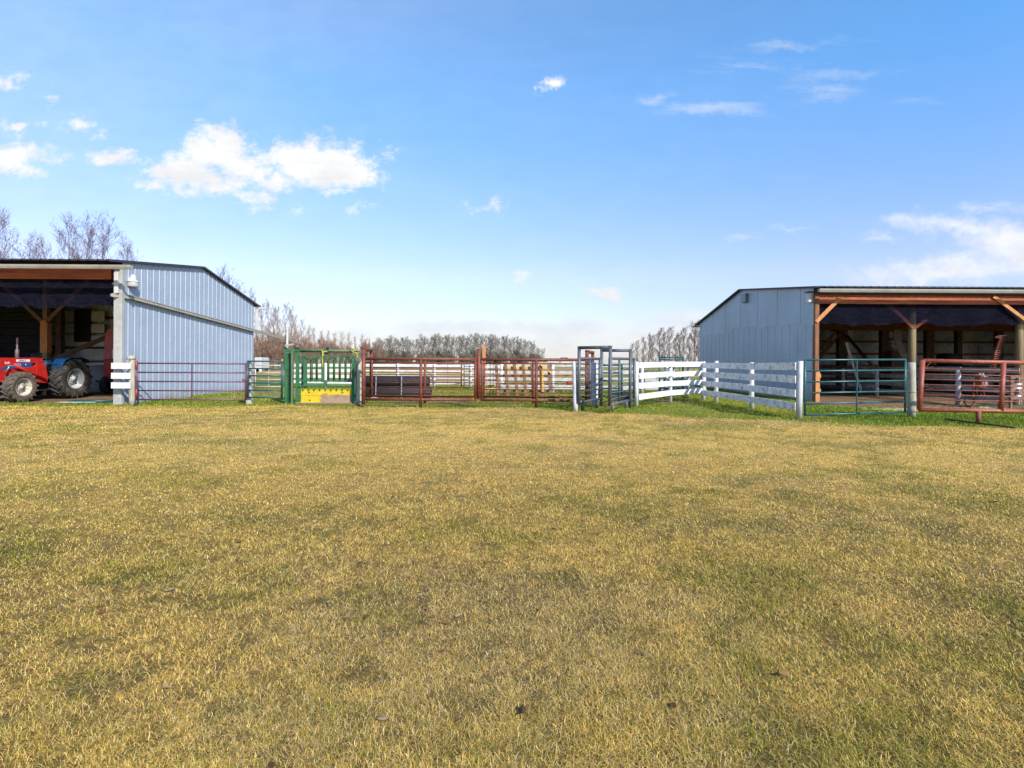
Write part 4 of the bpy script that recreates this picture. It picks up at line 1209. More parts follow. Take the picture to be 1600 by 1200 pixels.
dg = pipe_gate('tube_gate', 'small dark teal six rail gate left of the green chute', a_, b_, Z(412, 621, 17.3), Z(412, 564.5, 17.3), 6, M['dark_teal'], .024, (), stile_r=.036)
q = MB()
for k in range(10):
    z = .35 + k * .12; q.frame_box((a_[0] + .06, a_[1] - .02, z), (.025, 0, .012), (0, .008, 0), (-.006, 0, .014))
q.build('latch_teeth', M['dark_teal'], dg)
# chalky pink gate further back
yk = 24.5
pipe_gate('tube_gate', 'chalky pink and white gate seen through the small dark teal gate', (X(399, 600, yk), yk), (X(438, 600, yk), yk + .2), Z(415, 604, yk), Z(415, 571, yk), 4, M['pink_white'], .024, (.5,))

# ------------------------------------------------------------------ rusty pipe alley (two parallel rows of panels)
yf, yrr = G(657, 636.5)[1], G(663, 630.3)[1]
def rusty_panel(label, x0, x1, y, legs, ztop, zbot, uprights=(), group='rusty pipe panels of the long alley', thick=.045):
    t = thing('corral_panel', label, 'panel', (x0, y, 0), group)
    q = MB(); q.tube([(x0, y, ztop), (x1, y, ztop)], thick, 12); q.build('top_pipe', M['rust'], t)
    q = MB(); q.tube([(x0, y, zbot), (x1, y, zbot)], thick, 12); q.build('bottom_pipe', M['rust'], t)
    for k in range(6):
        z = zbot + .13 + (ztop - zbot - .27) * k / 5
        q = MB(); q.tube([(x0, y, z), (x1, y, z)], .016 if k % 2 else .013, 6); q.build('rod', M['rust'], t)
    for xx in (x0 + .05, x1 - .05):
        q = MB(); q.tube([(xx, y, zbot), (xx, y, ztop)], .043, 10); q.build('end_pipe', M['rust'], t)
    for xx in legs:
        q = MB(); q.tube([(xx, y, 0), (xx, y, ztop)], .048, 10); q.build('leg', M['rust'], t)
    return t
fx0, fx1, fx2 = X(567, 590, yf), X(748, 590, yf), X(921, 590, yf)
zt, zb_ = Z(657, 561, yf), Z(657, 624.3, yf)
rusty_panel('front left rusty panel between the wooden post and the tall middle post', fx0, fx1 - .06, yf, [X(657.5, 600, yf)], zt, zb_)
rusty_panel('front right rusty panel between the tall middle post and the steel alley', fx1 + .06, fx2 - .05, yf, [X(838, 600, yf)], zt, zb_)
bx0, bx1, bx2 = X(579, 590, yrr), X(751, 590, yrr), X(928, 590, yrr)
rusty_panel('rear left rusty panel of the alley, with the black pipes lying behind it', bx0, bx1 - .06, yrr, [X(664, 600, yrr)], zt + .02, zb_)
rusty_panel('rear right rusty panel of the alley, with the yellow boarded ramp behind it', bx1 + .06, bx2, yrr, [X(833, 600, yrr)], zt + .02, zb_)
def hoop(name, label, a, b, h, r, mat, foot=.0, group=None):
    t = thing(name, label, 'frame', (a[0], a[1], 0), group)
    for p in (a, b):
        q = MB(); q.tube([(p[0], p[1], foot), (p[0], p[1], h)], r, 12); q.tube([(p[0], p[1], h), (p[0], p[1], h + r * .9)], [r * 1.12, r * 1.05], 12); q.build('post', mat, t)
    q = MB(); q.tube([(a[0], a[1], h), (b[0], b[1], h)], r, 12); q.build('crossbar', mat, t)
    return t
hoop('pipe_hoop', 'rusty pipe hoop at the left end of the alley beside the wooden post', (X(568, 580, yf - .12), yf - .12), (X(580, 580, yrr + .12), yrr + .12), Z(568, 545.5, yf), .06, M['rust'], .1)
hoop('pipe_hoop', 'rusty pipe hoop at the right end of the alley inside the dark steel frames', (X(917, 580, yf + .12), yf + .12), (X(926, 580, yrr + .12), yrr + .12), Z(920, 550, yf + .6), .06, M['rust'], .2)
q = MB(); q.tube([(fx1, yf, .3), (fx1, yf, Z(748, 546, yf))], .058, 12); q.tube([(fx1, yf, Z(748, 546, yf)), (fx1, yf, Z(748, 545, yf))], .062, 12); o = q.build('pipe_post', M['rust']); tag(o, 'tall rusty pipe post standing at the middle of the alley front', 'post')
yw = 20.2
q = MB(); xw0, xw1 = X(753, 550, yw), X(758.7, 550, yw)
q.prism([(xw0, 0), (xw1, 0), (xw1, Z(759, 541.5, yw)), (xw0 + .04, Z(755, 538, yw)), (xw0, Z(752, 540, yw))], 'y', yw, yw + .12); q.box(xw0 + .02, xw1 - .04, yw - .05, yw - .003, 1.2, Z(755, 543, yw), .005)
o = q.build('board_post', M['fresh_wood']); tag(o, 'orange board post with a slanted top rising behind the middle of the alley', 'post')
# red and dark gates farther back
pipe_gate('tube_gate', 'thin rust red gate far back between the black pipes and the white fence', (X(568, 600, 26.5), 26.5), (X(721, 600, 26.5), 26.5), Z(640, 604, 26.5), Z(640, 566.5, 26.5), 6, M['rust'], .028, (.86,), stile_r=.04)
pipe_gate('tube_gate', 'thin dark green gate joined to the far rust red gate', (X(725, 600, 26.6), 26.6), (X(752, 600, 26.8), 26.8), Z(740, 606, 26.6), Z(740, 564, 26.6), 6, M['dark_teal'], .022, ())
# calf panel with chalky uprights
yk = 21.5
t = thing('calf_gate', 'narrow pinkish upright panel just right of the tall middle post', 'panel', (X(764, 600, yk), yk, 0))
for a in (753, 756, 761, 766, 770.5, 775):
    q = MB(); q.tube([pt(a, 570, yk), pt(a, 616, yk)], .018, 6); q.build('upright', M['pink_white'] if a < 765 else M['rust'], t)
for b in (571, 583, 597, 607):
    q = MB(); q.tube([pt(752, b, yk), pt(776, b, yk)], .018, 6); q.build('rail', M['pink_white'], t)
q = MB(); q.tube([pt(753, 618, yk), pt(775, 602, yk)], .018, 6); q.build('diagonal', M['yellow_wood'], t)
# loading ramp with yellow boards
yc = 22.6
t = thing('loading_ramp', 'cattle loading ramp with leaning brown posts and a yellow top board', 'ramp', (X(815, 615, yc), yc, 0))
for a0, a1, b0, b1 in ((775, 569, 779, 620), (789.5, 569, 794, 619), (803.5, 569, 808.5, 619), (817, 569.5, 822, 618.5), (830.5, 569.5, 834, 618), (844.5, 570, 847.5, 614), (857.5, 570, 860.5, 615)):
    q = MB(); a, b = Vector(pt(a0, a1, yc)), Vector(pt(b0, b1, yc)); b.z = 0; q.beam(a, b, .09, .14, .006, (1, 0, 0)); q.build('post', M['brown_steel'], t)
q = MB(); q.box(X(786, 575, yc + .1), X(846, 575, yc + .1), yc + .1, yc + .15, Z(815, 578.5, yc), Z(815, 572.5, yc), .004); q.build('top_board', M['yellow_wood'], t)
for b in (588, 600, 611):
    q = MB(); q.box(X(778, 575, yc), X(860, 575, yc), yc + .1, yc + .14, Z(815, b + 1.2, yc), Z(815, b - 1.0, yc), .004); q.build('side_board', M['brown_steel'], t)
for a, b in (((845, 569), (862, 583)), ((848, 577), (848, 612))):
    q = MB(); q.beam(pt(a[0], a[1], yc - .1), pt(b[0], b[1], yc - .1), .05, .1, .004); q.build('yellow_strut', M['yellow_wood'], t)
# black pipes lying with grey straps
yb = G(620, 622.5)[1] + .25
for i, (zc, y_, xr, lab) in enumerate(((.23, yb, 674, 'lower black plastic culvert pipe lying on the ground behind the alley'), (.66, yb + .15, 671, 'upper black plastic culvert pipe resting on the lower one'))):
    q = MB(); x0_, x1_b = X(560, 600, y_), X(xr, 600, y_)
    prof = [(.0, 0), (.19, 0)]; L = x1_b - x0_; k = 0.0
    prof += [(.215, .02), (.215, L - .03)]
    prof += [(.19, L), (.16, L), (.16, L - .5), (0, L - .5)]
    q.lathe((x0_, y_, zc), (1, 0, 0), prof, 22)
    o = q.build('culvert_pipe', M['black_plastic']); tag(o, lab, 'pipe', 'black culvert pipes behind the alley')
for a, lab in ((587, 'left grey stake standing against the black pipes'), (627, 'right grey stake standing against the black pipes')):
    q = MB(); y_ = yb - .3; q.beam((X(a, 600, y_), y_, 0), (X(a + .5, 580, y_), y_ + .05, Z(a, 580, y_)), .035, .035, .004, (1, 0, 0)); o = q.build('metal_stake', M['galv']); tag(o, lab, 'stake', 'stakes by the pipes')
q = MB(); q.tube([pt(663, 583, yb), pt(668, 580, yb), pt(674, 586, yb), pt(677, 600, yb)], .012, 6); o = q.build('bent_rod', M['dark_iron']); tag(o, 'thin bent dark rod arching over the right end of the black pipes', 'rod')

# ------------------------------------------------------------------ dark steel alley frames
S = M['slate']
def slate_panel(label, a, b, z0, z1, legs, mids):
    a, b = Vector((a[0], a[1], 0)), Vector((b[0], b[1], 0))
    t = thing('alley_fence', label, 'fence', a)
    d = (b - a)
    for z in (z0, z1):
        q = MB(); q.tube([a + Vector((0, 0, z)), b + Vector((0, 0, z))], .042, 12); q.build('main_pipe', S, t)
    for s in (0.0, 1.0):
        q = MB(); p = a + d * s; q.tube([p + Vector((0, 0, z0)), p + Vector((0, 0, z1))], .042, 12); q.build('end_pipe', S, t)
    for s in mids:
        q = MB(); p = a + d * s; q.tube([p + Vector((0, 0, z0)), p + Vector((0, 0, z1))], .034, 10); q.build('upright', S, t)
    for k in range(7):
        z = z0 + (z1 - z0) * (k + 1) / 8
        q = MB(); q.tube([a + Vector((0, 0, z)), b + Vector((0, 0, z))], .017, 8); q.build('rail', S, t)
    for s in legs:
        q = MB(); p = a + d * s; q.tube([p, p + Vector((0, 0, z0))], .045, 10); q.build('leg', S, t)
    return t
def line_pt(px, a, b):   # point of line a-b seen in that column
    k = U(px, 600)[0]
    d = (b[0] - a[0], b[1] - a[1]); s = (k * a[1] - a[0]) / (d[0] - k * d[1])
    return (a[0] + d[0] * s, a[1] + d[1] * s)
l1a, l1b = G(910, 641.5), G(933, 637.5)
l2a, l2b = G(957.5, 645), G(978.5, 639)
A1, B1 = line_pt(904, l1a, l1b), line_pt(937, l1a, l1b)
A2, B2 = line_pt(952.5, l2a, l2b), line_pt(990.5, l2a, l2b)
def frac(p, a, b): return (p[1] - a[1]) / (b[1] - a[1])
z0s = Z(904, 628, A1[1]); z1s = Z(904, 560, A1[1])
slate_panel('left dark steel side panel of the narrow alley beside the leaning white post', A1, B1, z0s, z1s, [frac(l1a, A1, B1), frac(l1b, A1, B1)], [frac(line_pt(921.5, l1a, l1b), A1, B1)])
slate_panel('right dark steel side panel of the narrow alley beside the white board fence', A2, B2, z0s - .03, z1s - .0, [frac(l2a, A2, B2), frac(l2b, A2, B2)], [frac(line_pt(967.5, l2a, l2b), A2, B2)])
hoop('steel_hoop', 'tall dark steel hoop at the near end of the narrow alley', (A1[0] - .0, A1[1] - .09), (A2[0] - .0, A2[1] - .09), Z(904, 543.5, A1[1]), .05, S, z0s)
H2 = line_pt(981.5, l2a, l2b)
hoop('steel_hoop', 'lower dark steel hoop at the far end of the narrow alley', (B1[0] + .07, B1[1] + .05), (H2[0] + .08, H2[1] + .06), Z(937, 547.5, B1[1]), .05, S, .0)
# teal swing gate inside
pipe_gate('tube_gate', 'blue green gate standing across the far end of the narrow alley', (B1[0] + .15, B1[1] + .5), (H2[0] - .02, H2[1] + .9), .35, 1.42, 5, M['teal'], .03, ())
wpx = G(899.5, 642.5)
wood_post('white painted round post leaning against the left side of the dark steel frames', (wpx[0], wpx[1] + .0), Z(897, 565, wpx[1]), .072, M['white_post'], (-.05, .02), 'painted_post')
wpx = G(932, 636.5)
wood_post('white painted round post inside the narrow alley behind its left panel', (wpx[0], wpx[1] + .35), 1.50, .11, M['white_post'], (-.02, 0), 'painted_post')
# rubber trough, dark green frame seen through fence
tx, ty = X(970, 608, 21), 21
q = MB(); q.prism([(tx - .35, .12), (tx - .3, .0), (tx + .3, .0), (tx + .42, .14), (tx + .34, .30), (tx + .1, .36), (tx - .25, .3)], 'y', ty, ty + .7); o = q.build('rubber_trough', M['black_plastic']); tag(o, 'low black rubber trough on the ground behind the narrow alley', 'trough')
yq = 24.0
t = thing('square_gate', 'dark green square gate frame rising above the white fence left of the barn', 'gate', (X(1049, 610, yq), yq, 0))
for a in (1030.5, 1067):
    q = MB(); q.tube([pt(a, 557.5, yq), pt(a, 612, yq)], .045, 8); q.build('stile', M['dark_teal'], t)
for b in (558.5, 562, 592, 607):
    q = MB(); q.tube([pt(1030.5, b, yq + .001), pt(1067, b, yq + .001)], .03, 8); q.build('rail', M['dark_teal'], t)

# ------------------------------------------------------------------ green squeeze chute
yg = G(470, 632)[1]; y2g = yg + .75
ch = thing('squeeze_chute', 'green cattle squeeze chute with a yellow side panel and worn plywood patch', 'cattle chute', (X(505, 630, yg), yg, 0))
Gm, Gw = M['green'], M['green_worn']
def gbar(name, a, b, w=.06, h=.06, y=None, mat=None, parent=None, bev=.006):
    y = yg if y is None else y
    q = MB(); q.beam(pt(a[0], a[1], y), pt(b[0], b[1], y), w, h, bev, (0, 1, 0)); return q.build(name, mat or Gm, parent or ch)
def gcol(name, px, p0, p1, wpx, y, mat=None, d=.08):
    q = MB(); q.box(X(px - wpx / 2, 600, y), X(px + wpx / 2, 600, y), y - d / 2, y + d / 2, max(.02, Z(px, p1, y)), Z(px, p0, y), .006); return q.build(name, mat or Gm, ch)
# headgate end frame
gcol('headgate_post', 447.3, 544, 631.5, 4.2, yg)
gcol('headgate_post', 464.8, 544, 629, 4.6, yg + .02)
gcol('headgate_post', 456.6, 548, 632, 3.0, yg - .06, Gw)
gcol('headgate_blade', 452.3, 551, 630, 3.0, yg + .25)
gcol('headgate_post', 445.8, 545, 631, 1.6, yg + .55, M['trim_grey'])
gcol('headgate_post', 457.8, 560, 628, 1.2, yg + .6, M['brown_steel'])
q = MB(); q.box(X(445, 548, yg), X(467, 548, yg), yg - .05, yg + .7, Z(456, 548.5, yg), Z(456, 545.5, yg), .006); q.box(X(446, 548, yg), X(466, 548, yg), yg - .03, yg + .02, Z(456, 552.5, yg), Z(456, 549.5, yg), .004); q.build('headgate_top', Gm, ch)
q = MB()
for a in (446.5, 464): q.lathe((X(a, 544, yg), yg, Z(a, 544.8, yg)), (0, 0, 1), [(0, 0), (.07, 0), (.07, .03), (.03, .05), (0, .05)], 10)
q.build('pulley', M['dark_iron'], ch)
# body
q = MB(); a, b = Vector(pt(466, 547.5, yg + .3)), Vector(pt(557, 548.5, yg + .3)); e = Vector(pt(564, 549.5, yg + .3)); q.tube([a, b], .045, 10); q.tube([b, e, e + Vector((.03, 0, -.12))], .02, 8); q.build('top_tube', Gw, ch)
q = MB(); q.tube([pt(466, 548.5, yg + .7), pt(556, 549.5, yg + .7)], .04, 10); q.build('top_tube', Gm, ch)
gbar('side_rail', (466, 556.3), (558, 557), .05, .11, yg)
gbar('side_rail', (466, 556.3), (558, 557), .05, .10, y2g)
gbar('side_rail', (467, 594.8), (550, 595.8), .05, .06, yg)
gbar('side_rail', (466, 603), (552, 603.5), .05, .13, yg)
gcol('body_post', 476.8, 558, 606, 5.0, yg + .04)
gcol('body_post', 472.5, 559, 606, 2.4, yg + .5)
gcol('body_post', 551.5, 558, 631, 3.6, yg + .0)
gcol('body_post', 556.8, 553, 632, 1.3, yg - .05, M['green_worn'])
gcol('body_post', 466.8, 606, 629, 5.5, yg + .01)
gcol('body_post', 555.5, 560, 628, 3.0, y2g)
gcol('centre_post', 508.5, 595, 604, 3.5, yg - .03)
gcol('centre_post', 504.3, 558, 597, 2.6, yg - .02)
# arched side bars
for a in (487.5, 495.5, 513.5, 522.5, 531.5, 540.5):
    q = MB(); q.tube([pt(a, 595.5, yg + .015), pt(a, 564, yg + .015), pt(a + 1.2, 560.5, yg + .015), pt(a + 3.4, 558.8, yg + .015)], .028, 8); q.build('side_bar', Gm, ch)
for a in (485, 494, 503, 512, 521, 530, 539, 548):
    q = MB(); q.tube([pt(a, 597, y2g), pt(a, 566, y2g), pt(a + 1, 561, y2g), pt(a + 3, 559, y2g)], .022, 8); q.build('side_bar', Gm, ch)
# latches along upper rail
q = MB()
for k in range(7):
    a = 478 + k * 11.5; q.box(X(a, 556, yg - .04), X(a + 3.2, 556, yg - .04), yg - .05, yg - .028, Z(a, 559.5, yg), Z(a, 555.5, yg))
for k in range(9):
    a = 473 + k * 8.8; q.box(X(a, 606, yg - .03), X(a + 2.4, 606, yg - .03), yg - .045, yg - .027, Z(a, 608.0, yg), Z(a, 605.5, yg))
q.build('latch_tabs', M['green_worn'], ch)
q = MB(); q.frame_box(pt(511.5, 545.5, yg + .3), (.05, 0, .0), (0, .04, 0), (0, 0, .06), .01); q.tube([pt(511.5, 547, yg + .3), pt(513.5, 541, yg + .3)], .012, 6); q.tube([pt(508, 551, yg + .25), pt(513, 551, yg + .25)], .05, 8); q.build('winch', M['dark_iron'], ch)
# panels
yp = yg + .05
q = MB(); q.box(X(469.5, 610, yp), X(549.8, 610, yp), yp, yp + .02, Z(500, 617.7, yp), Z(500, 607.8, yp), .003); q.box(X(470, 610, yp), X(549.8, 610, yp), yp + .003, yp + .023, Z(500, 629, yp), Z(500, 618.2, yp), .003); yp1 = q.build('side_panel', M['yellow'], ch, 'bright yellow side panel with worn edges')
q = MB()
pl = [(505, 620), (501, 618.8), (503.5, 615.6), (508, 614.6), (511.5, 615.5), (509.5, 619.3), (514, 618.6), (518.5, 616.6), (527, 616.3), (541, 617.2), (550, 618.6), (550, 629.4), (526, 629.6), (503, 628.2), (500.5, 624)]
q.prism([(X(a, b, yp - .02), Z(a, b, yp - .02)) for a, b in pl], 'y', yp - .024, yp - .004); q.build('plywood_patch', M['ply'], yp1)
q = MB()
for a, b in ((483, 613.5), (535, 613.3), (484, 625.3)):
    q.prism([(X(a + 1.6 * cos(k * pi / 5), b, yp) , Z(a, b + .9 * sin(k * pi / 5), yp)) for k in range(10)], 'y', yp - .006, yp - .002)
q.build('bolt_plate', M['dark_iron'], yp1)
q = MB(); zf = Z(500, 632.4, yg); q.box(X(463, 630, yg), X(556, 630, yg), yg - .12, yg + .8, .01, max(.06, Z(500, 629.8, yg)), .008); q.build('floor_skid', M['ply'], ch)
gbar('floor_edge', (463, 629.6), (550, 629.8), .04, .03, yg - .13, M['ply'])
# handle and rope
q = MB(); q.tube([pt(545, 596, yg - .08), pt(546.5, 590, yg - .08), pt(547.5, 581, yg - .08), pt(550, 579, yg - .08)], .016, 7); q.lathe(pt(546, 594, yg - .08), (0, 1, 0), [(0, 0), (.06, 0), (.06, .06), (0, .06)], 12); q.build('lever', M['dark_iron'], ch)
q = MB(); q.tube([pt(503, 547, yg + .25), pt(504.5, 552, yg - .03), pt(504, 565, yg - .05), pt(504.6, 575, yg - .05)], .022, 7); q.tube([pt(502, 547, yg + .2), pt(506, 550, yg + .2), pt(511, 549, yg + .22)], .02, 6)
q.tube([pt(547, 547, yg + .25), pt(552, 550, yg + .1), pt(557.5, 552, yg - .02), pt(558.6, 560, yg - .04)], .02, 6); q.tube([pt(548, 549, yg + .2), pt(554, 548, yg + .2), pt(556, 546.8, yg + .2)], .018, 6)
o = q.build('yellow_rope', M['rope']); tag(o, 'yellow rope tied over the top of the green chute', 'rope')
gw = G(561.5, 633.5)
wood_post('grey brown round post between the green chute and the rusty hoop', gw, Z(561, 564, gw[1]), .095, M['grey_post'])
q = MB(); c = Vector((gw[0], gw[1] - .1, .1))
prev = None
for k in range(11):
    p = c + Vector((-.12 + .075 * k, -.03 * (k % 2), .01 + .018 * k + .03 * sin(k)))
    if prev is not None: q.tube([prev, p], .014, 6)
    prev = p
q.tube([c, c + Vector((-.15, 0, -.04)), c + Vector((-.28, .02, -.1))], .014, 6)
o = q.build('chain', M['galv']); tag(o, 'grey chain tied round the foot of the post beside the chute', 'chain')
q = MB(); p_ = pt(441, 568, 17.5); q.box(p_[0] - .02, p_[0] + .03, 17.48, 17.5, p_[2] - .08, p_[2] + .14); o = q.build('marker_tag', M['yellow_wood']); tag(o, 'small orange tag at the top corner of the dark teal gate', 'tag')

# ------------------------------------------------------------------ tractor with front loader, nose toward the lawn
TC = -18.05
tr_ = thing('tractor', 'blue tractor with red front loader and pale rims inside the left shed', 'tractor', (TC, 19.2, 0))
def wheel(cx, cy, R_, w, rim, lugs, rub, rimm, out, nm):
    q = MB(); h = w / 2
    q.lathe((cx, cy, R_), (out, 0, 0), [(rim, h * .78), (rim * 1.06, h * .92), (R_ * .80, h), (R_ * .92, h * .93), (R_ * .955, h * .7), (R_ * .965, 0), (R_ * .955, -h * .7), (R_ * .92, -h * .93), (R_ * .80, -h), (rim * 1.06, -h * .92), (rim, -h * .78)], 40)
    for k in range(lugs):
        for sd_ in (-1, 1):
            t = 2 * pi * (k + (.5 if sd_ > 0 else 0)) / lugs
            rad = Vector((0, cos(t), sin(t))); tan = Vector((0, -sin(t), cos(t)))
            c = Vector((cx, cy, R_)) + rad * (R_ * .975) + Vector((sd_ * h * .50 * out, 0, 0))
            ax = (Vector((sd_ * out, 0, 0)) * 1.0 - tan * .75).normalized() * h * .62
            q.frame_box(c, ax, tan * .022, rad * (R_ * .035), .004)
            # shoulder of the lug running down the side wall
            c2 = Vector((cx, cy, R_)) + rad * (R_ * .91) + Vector((sd_ * h * .95 * out, 0, 0)) - tan * .75 * h * .45
            q.frame_box(c2, rad * (R_ * .07), tan * .02, Vector((.012, 0, 0)), .003)
    o = q.build('wheel', rub, tr_)
    q = MB()
    q.lathe((cx, cy, R_), (out, 0, 0), [(rim * 1.03, h * .80), (rim * 1.05, h * .86), (rim * .97, h * .88), (rim * .92, h * .70), (rim * .90, h * .30), (rim * .86, h * .10), (rim * .62, h * .02), (rim * .56, h * .18), (rim * .40, h * .34), (rim * .26, h * .36), (rim * .24, h * .55), (rim * .13, h * .58), (rim * .12, h * .66), (0, h * .66)], 36)
    q.build('rim', rimm, o)
    q = MB()
    for k in range(8):
        t = 2 * pi * k / 8; q.lathe((cx + out * h * .35, cy + rim * .33 * cos(t), R_ + rim * .33 * sin(t)), (out, 0, 0), [(rim * .035, 0), (rim * .035, h * .10), (0, h * .10)], 6, False)
    for k in range(6):
        t = 2 * pi * (k + .3) / 6; q.lathe((cx + out * h * .07, cy + rim * .72 * cos(t), R_ + rim * .72 * sin(t)), (out, 0, 0), [(rim * .05, 0), (rim * .05, h * .10), (0, h * .10)], 6, False)
    q.build('wheel_bolts', M['dark_iron'], o)
    return o
wheel(-17.12, 17.82, .53, .34, .30, 18, M['rubber_dusty'], M['rim_white'], 1, 'front')
wheel(-18.98, 17.82, .53, .34, .30, 18, M['rubber_dusty'], M['rim_white'], -1, 'front')
wheel(-17.20, 19.98, .76, .46, .385, 20, M['rubber'], M['rim_grey'], 1, 'rear')
wheel(-18.90, 19.98, .76, .46, .385, 20, M['rubber'], M['rim_grey'], -1, 'rear')
q = MB(); q.prism([(16.95, .86), (16.9, 1.30), (17.05, 1.43), (18.9, 1.50), (18.95, .92)], 'x', TC - .30, TC + .30); q.build('hood', M['tractor_blue'], tr_)
q = MB(); q.box(TC - .28, TC + .28, 16.86, 16.895, .9, 1.28, .01)
for k in range(6): q.box(TC - .26, TC + .26, 16.845, 16.858, .93 + k * .055, .95 + k * .055)
q.build('grille', M['dark_iron'], tr_)
q = MB(); q.box(TC - .23, TC + .23, 17.0, 18.9, .50, .90, .03); q.box(TC - .32, TC + .32, 18.9, 20.4, .42, .98, .03); q.box(TC - .12, TC + .12, 17.1, 18.9, .38, .5, .02)
q.tube([(TC + .24, 17.4, .62), (TC + .26, 18.5, .62)], .06, 8); q.tube([(TC + .25, 18.2, .8), (TC + .25, 18.8, .7)], .05, 8); q.box(TC + .2, TC + .36, 18.35, 18.7, .55, .88, .02)
q.build('engine_block', M['dark_iron'], tr_)
q = MB(); q.tube([(-18.98, 17.82, .53), (-17.12, 17.82, .53)], .075, 10); q.tube([(-18.8, 19.98, .76), (-17.3, 19.98, .76)], .13, 12); q.build('axles', M['tractor_blue'], tr_)
q = MB(); q.box(TC - .55, TC + .55, 19.0, 19.55, .60, .64); q.box(TC + .33, TC + .62, 18.95, 19.35, .34, .38, .005); q.box(TC + .36, TC + .40, 18.97, 19.0, .36, .62); q.box(TC + .55, TC + .59, 19.3, 19.33, .36, .62); q.build('step', M['dark_iron'], tr_)
q = MB(); q.box(TC - .28, TC + .62, 19.0, 19.42, 1.30, 1.46, .03); q.box(TC - .2, TC + .5, 18.98, 19.3, .98, 1.3, .02); q.build('console', M['tractor_blue'], tr_)
for s in (-1, 1):
    q = MB(); xf = TC + s * .86
    prof = [(19.36, .95), (19.36, 1.32), (19.50, 1.50), (19.75, 1.57), (20.2, 1.575), (20.5, 1.50), (20.62, 1.38)]
    for i in range(len(prof) - 1):
        if i in (1, 3): q.build('fender', M['tractor_blue_shaded'] if i == 1 else M['tractor_blue'], tr_); q = MB()
        a, b = prof[i], prof[i + 1]; q.beam((xf, a[0], a[1]), (xf, b[0], b[1]), .42, .03, .004, (0, 1, .01) if abs(a[0] - b[0]) < .01 else (0, 0, 1))
    q.prism([(19.38, .9), (19.38, 1.32), (19.54, 1.52), (19.75, 1.585), (20.2, 1.585), (20.5, 1.5), (20.4, .9)], 'x', xf - s * .21 - .01, xf - s * .21 + .01)
    q.build('fender_skirt', M['tractor_blue_shaded'], tr_)
q = MB(); q.tube([(TC, 19.25, 1.42), (TC, 19.42, 1.66)], .025, 8)
ring = [(TC + .2 * cos(k * pi / 8), 19.43 + .06 * sin(k * pi / 8), 1.66 + .19 * sin(k * pi / 8) * .4) for k in range(17)]
q.tube(ring, .014, 6, False); q.tube([ring[0], ring[8]], .01, 5); q.build('steering_wheel', M['dark_iron'], tr_)
q = MB(); q.box(TC - .24, TC + .24, 19.85, 20.3, 1.10, 1.20, .04); q.box(TC - .22, TC + .22, 20.26, 20.36, 1.2, 1.52, .04); q.box(TC - .08, TC + .08, 19.98, 20.15, .95, 1.1); q.build('seat', M['dark_iron'], tr_)
q = MB(); ex, ey = TC + .12, 18.55; q.tube([(ex, ey, 1.45), (ex, ey, 1.52), (ex, ey, 1.56), (ex, ey, 1.83), (ex, ey, 1.87), (ex, ey, 2.28)], [.03, .035, .062, .062, .030, .030], 14); q.build('exhaust_stack', M['exhaust'], tr_)
for s in (1, -1):
    xa = TC + s * .64
    # arm: from the tower forward and down to the bucket
    q = MB()
    arm = [(18.95, 1.56), (18.95, 1.40), (17.9, 1.36), (17.5, 1.24), (16.6, .62), (16.3, .40), (16.22, .55), (16.42, .78), (17.3, 1.42), (17.75, 1.55)]
    q.prism(arm, 'x', xa - .045, xa + .045); q.build('loader_arm', M['tractor_red'], tr_)
    q = MB(); q.prism([(18.66, 1.38), (18.66, .95), (18.75, .66), (19.08, .62), (19.12, .80), (19.0, 1.38)], 'x', xa - .09, xa - .055); q.prism([(18.66, 1.38), (18.66, .95), (18.75, .66), (19.08, .62), (19.12, .80), (19.0, 1.38)], 'x', xa + .055, xa + .09)
    q.prism([(18.70, 1.3), (18.70, .9), (18.78, .7), (19.04, .66), (19.0, 1.3)], 'x', xa - .054, xa + .054); q.build('loader_tower', M['tractor_red'], tr_)
    q = MB(); q.prism([(17.35, 1.05), (17.5, 1.14), (18.66, 1.24), (18.66, 1.0), (17.6, .98), (17.55, .72), (17.38, .72)], 'x', xa - .03, xa + .03); q.build('side_frame', M['tractor_red'], tr_)
    q = MB(); q.tube([(xa + s * .13, 17.72, 1.33), (xa + s * .13, 18.98, .74)], .042, 10); q.tube([(xa + s * .13, 17.62, 1.38), (xa + s * .13, 17.76, 1.31)], .02, 8); q.build('lift_cylinder', M['tractor_red'], tr_)
    q = MB(); q.tube([(xa + s * .13, 17.62, 1.30), (xa + s * .12, 17.58, 1.2), (xa + s * .1, 17.52, 1.08)], .02, 6); q.box(xa + (.092 if s > 0 else -.1), xa + (.1 if s > 0 else -.092), 18.97, 19.05, 1.24, 1.40); q.build('hose_fitting', M['steel'], tr_)
q = MB()
bk = [(15.35, .08), (16.1, .05), (16.25, .25), (16.28, .62), (16.22, .62), (16.18, .28), (16.06, .11), (15.35, .12)]
q.prism(bk, 'x', TC - .95, TC + .95)
for s in (-1, 1): q.prism([(15.35, .08), (16.1, .05), (16.25, .25), (16.28, .62)], 'x', TC + s * .95 - .01, TC + s * .95 + .01)
q.build('bucket', M['tractor_red'], tr_)
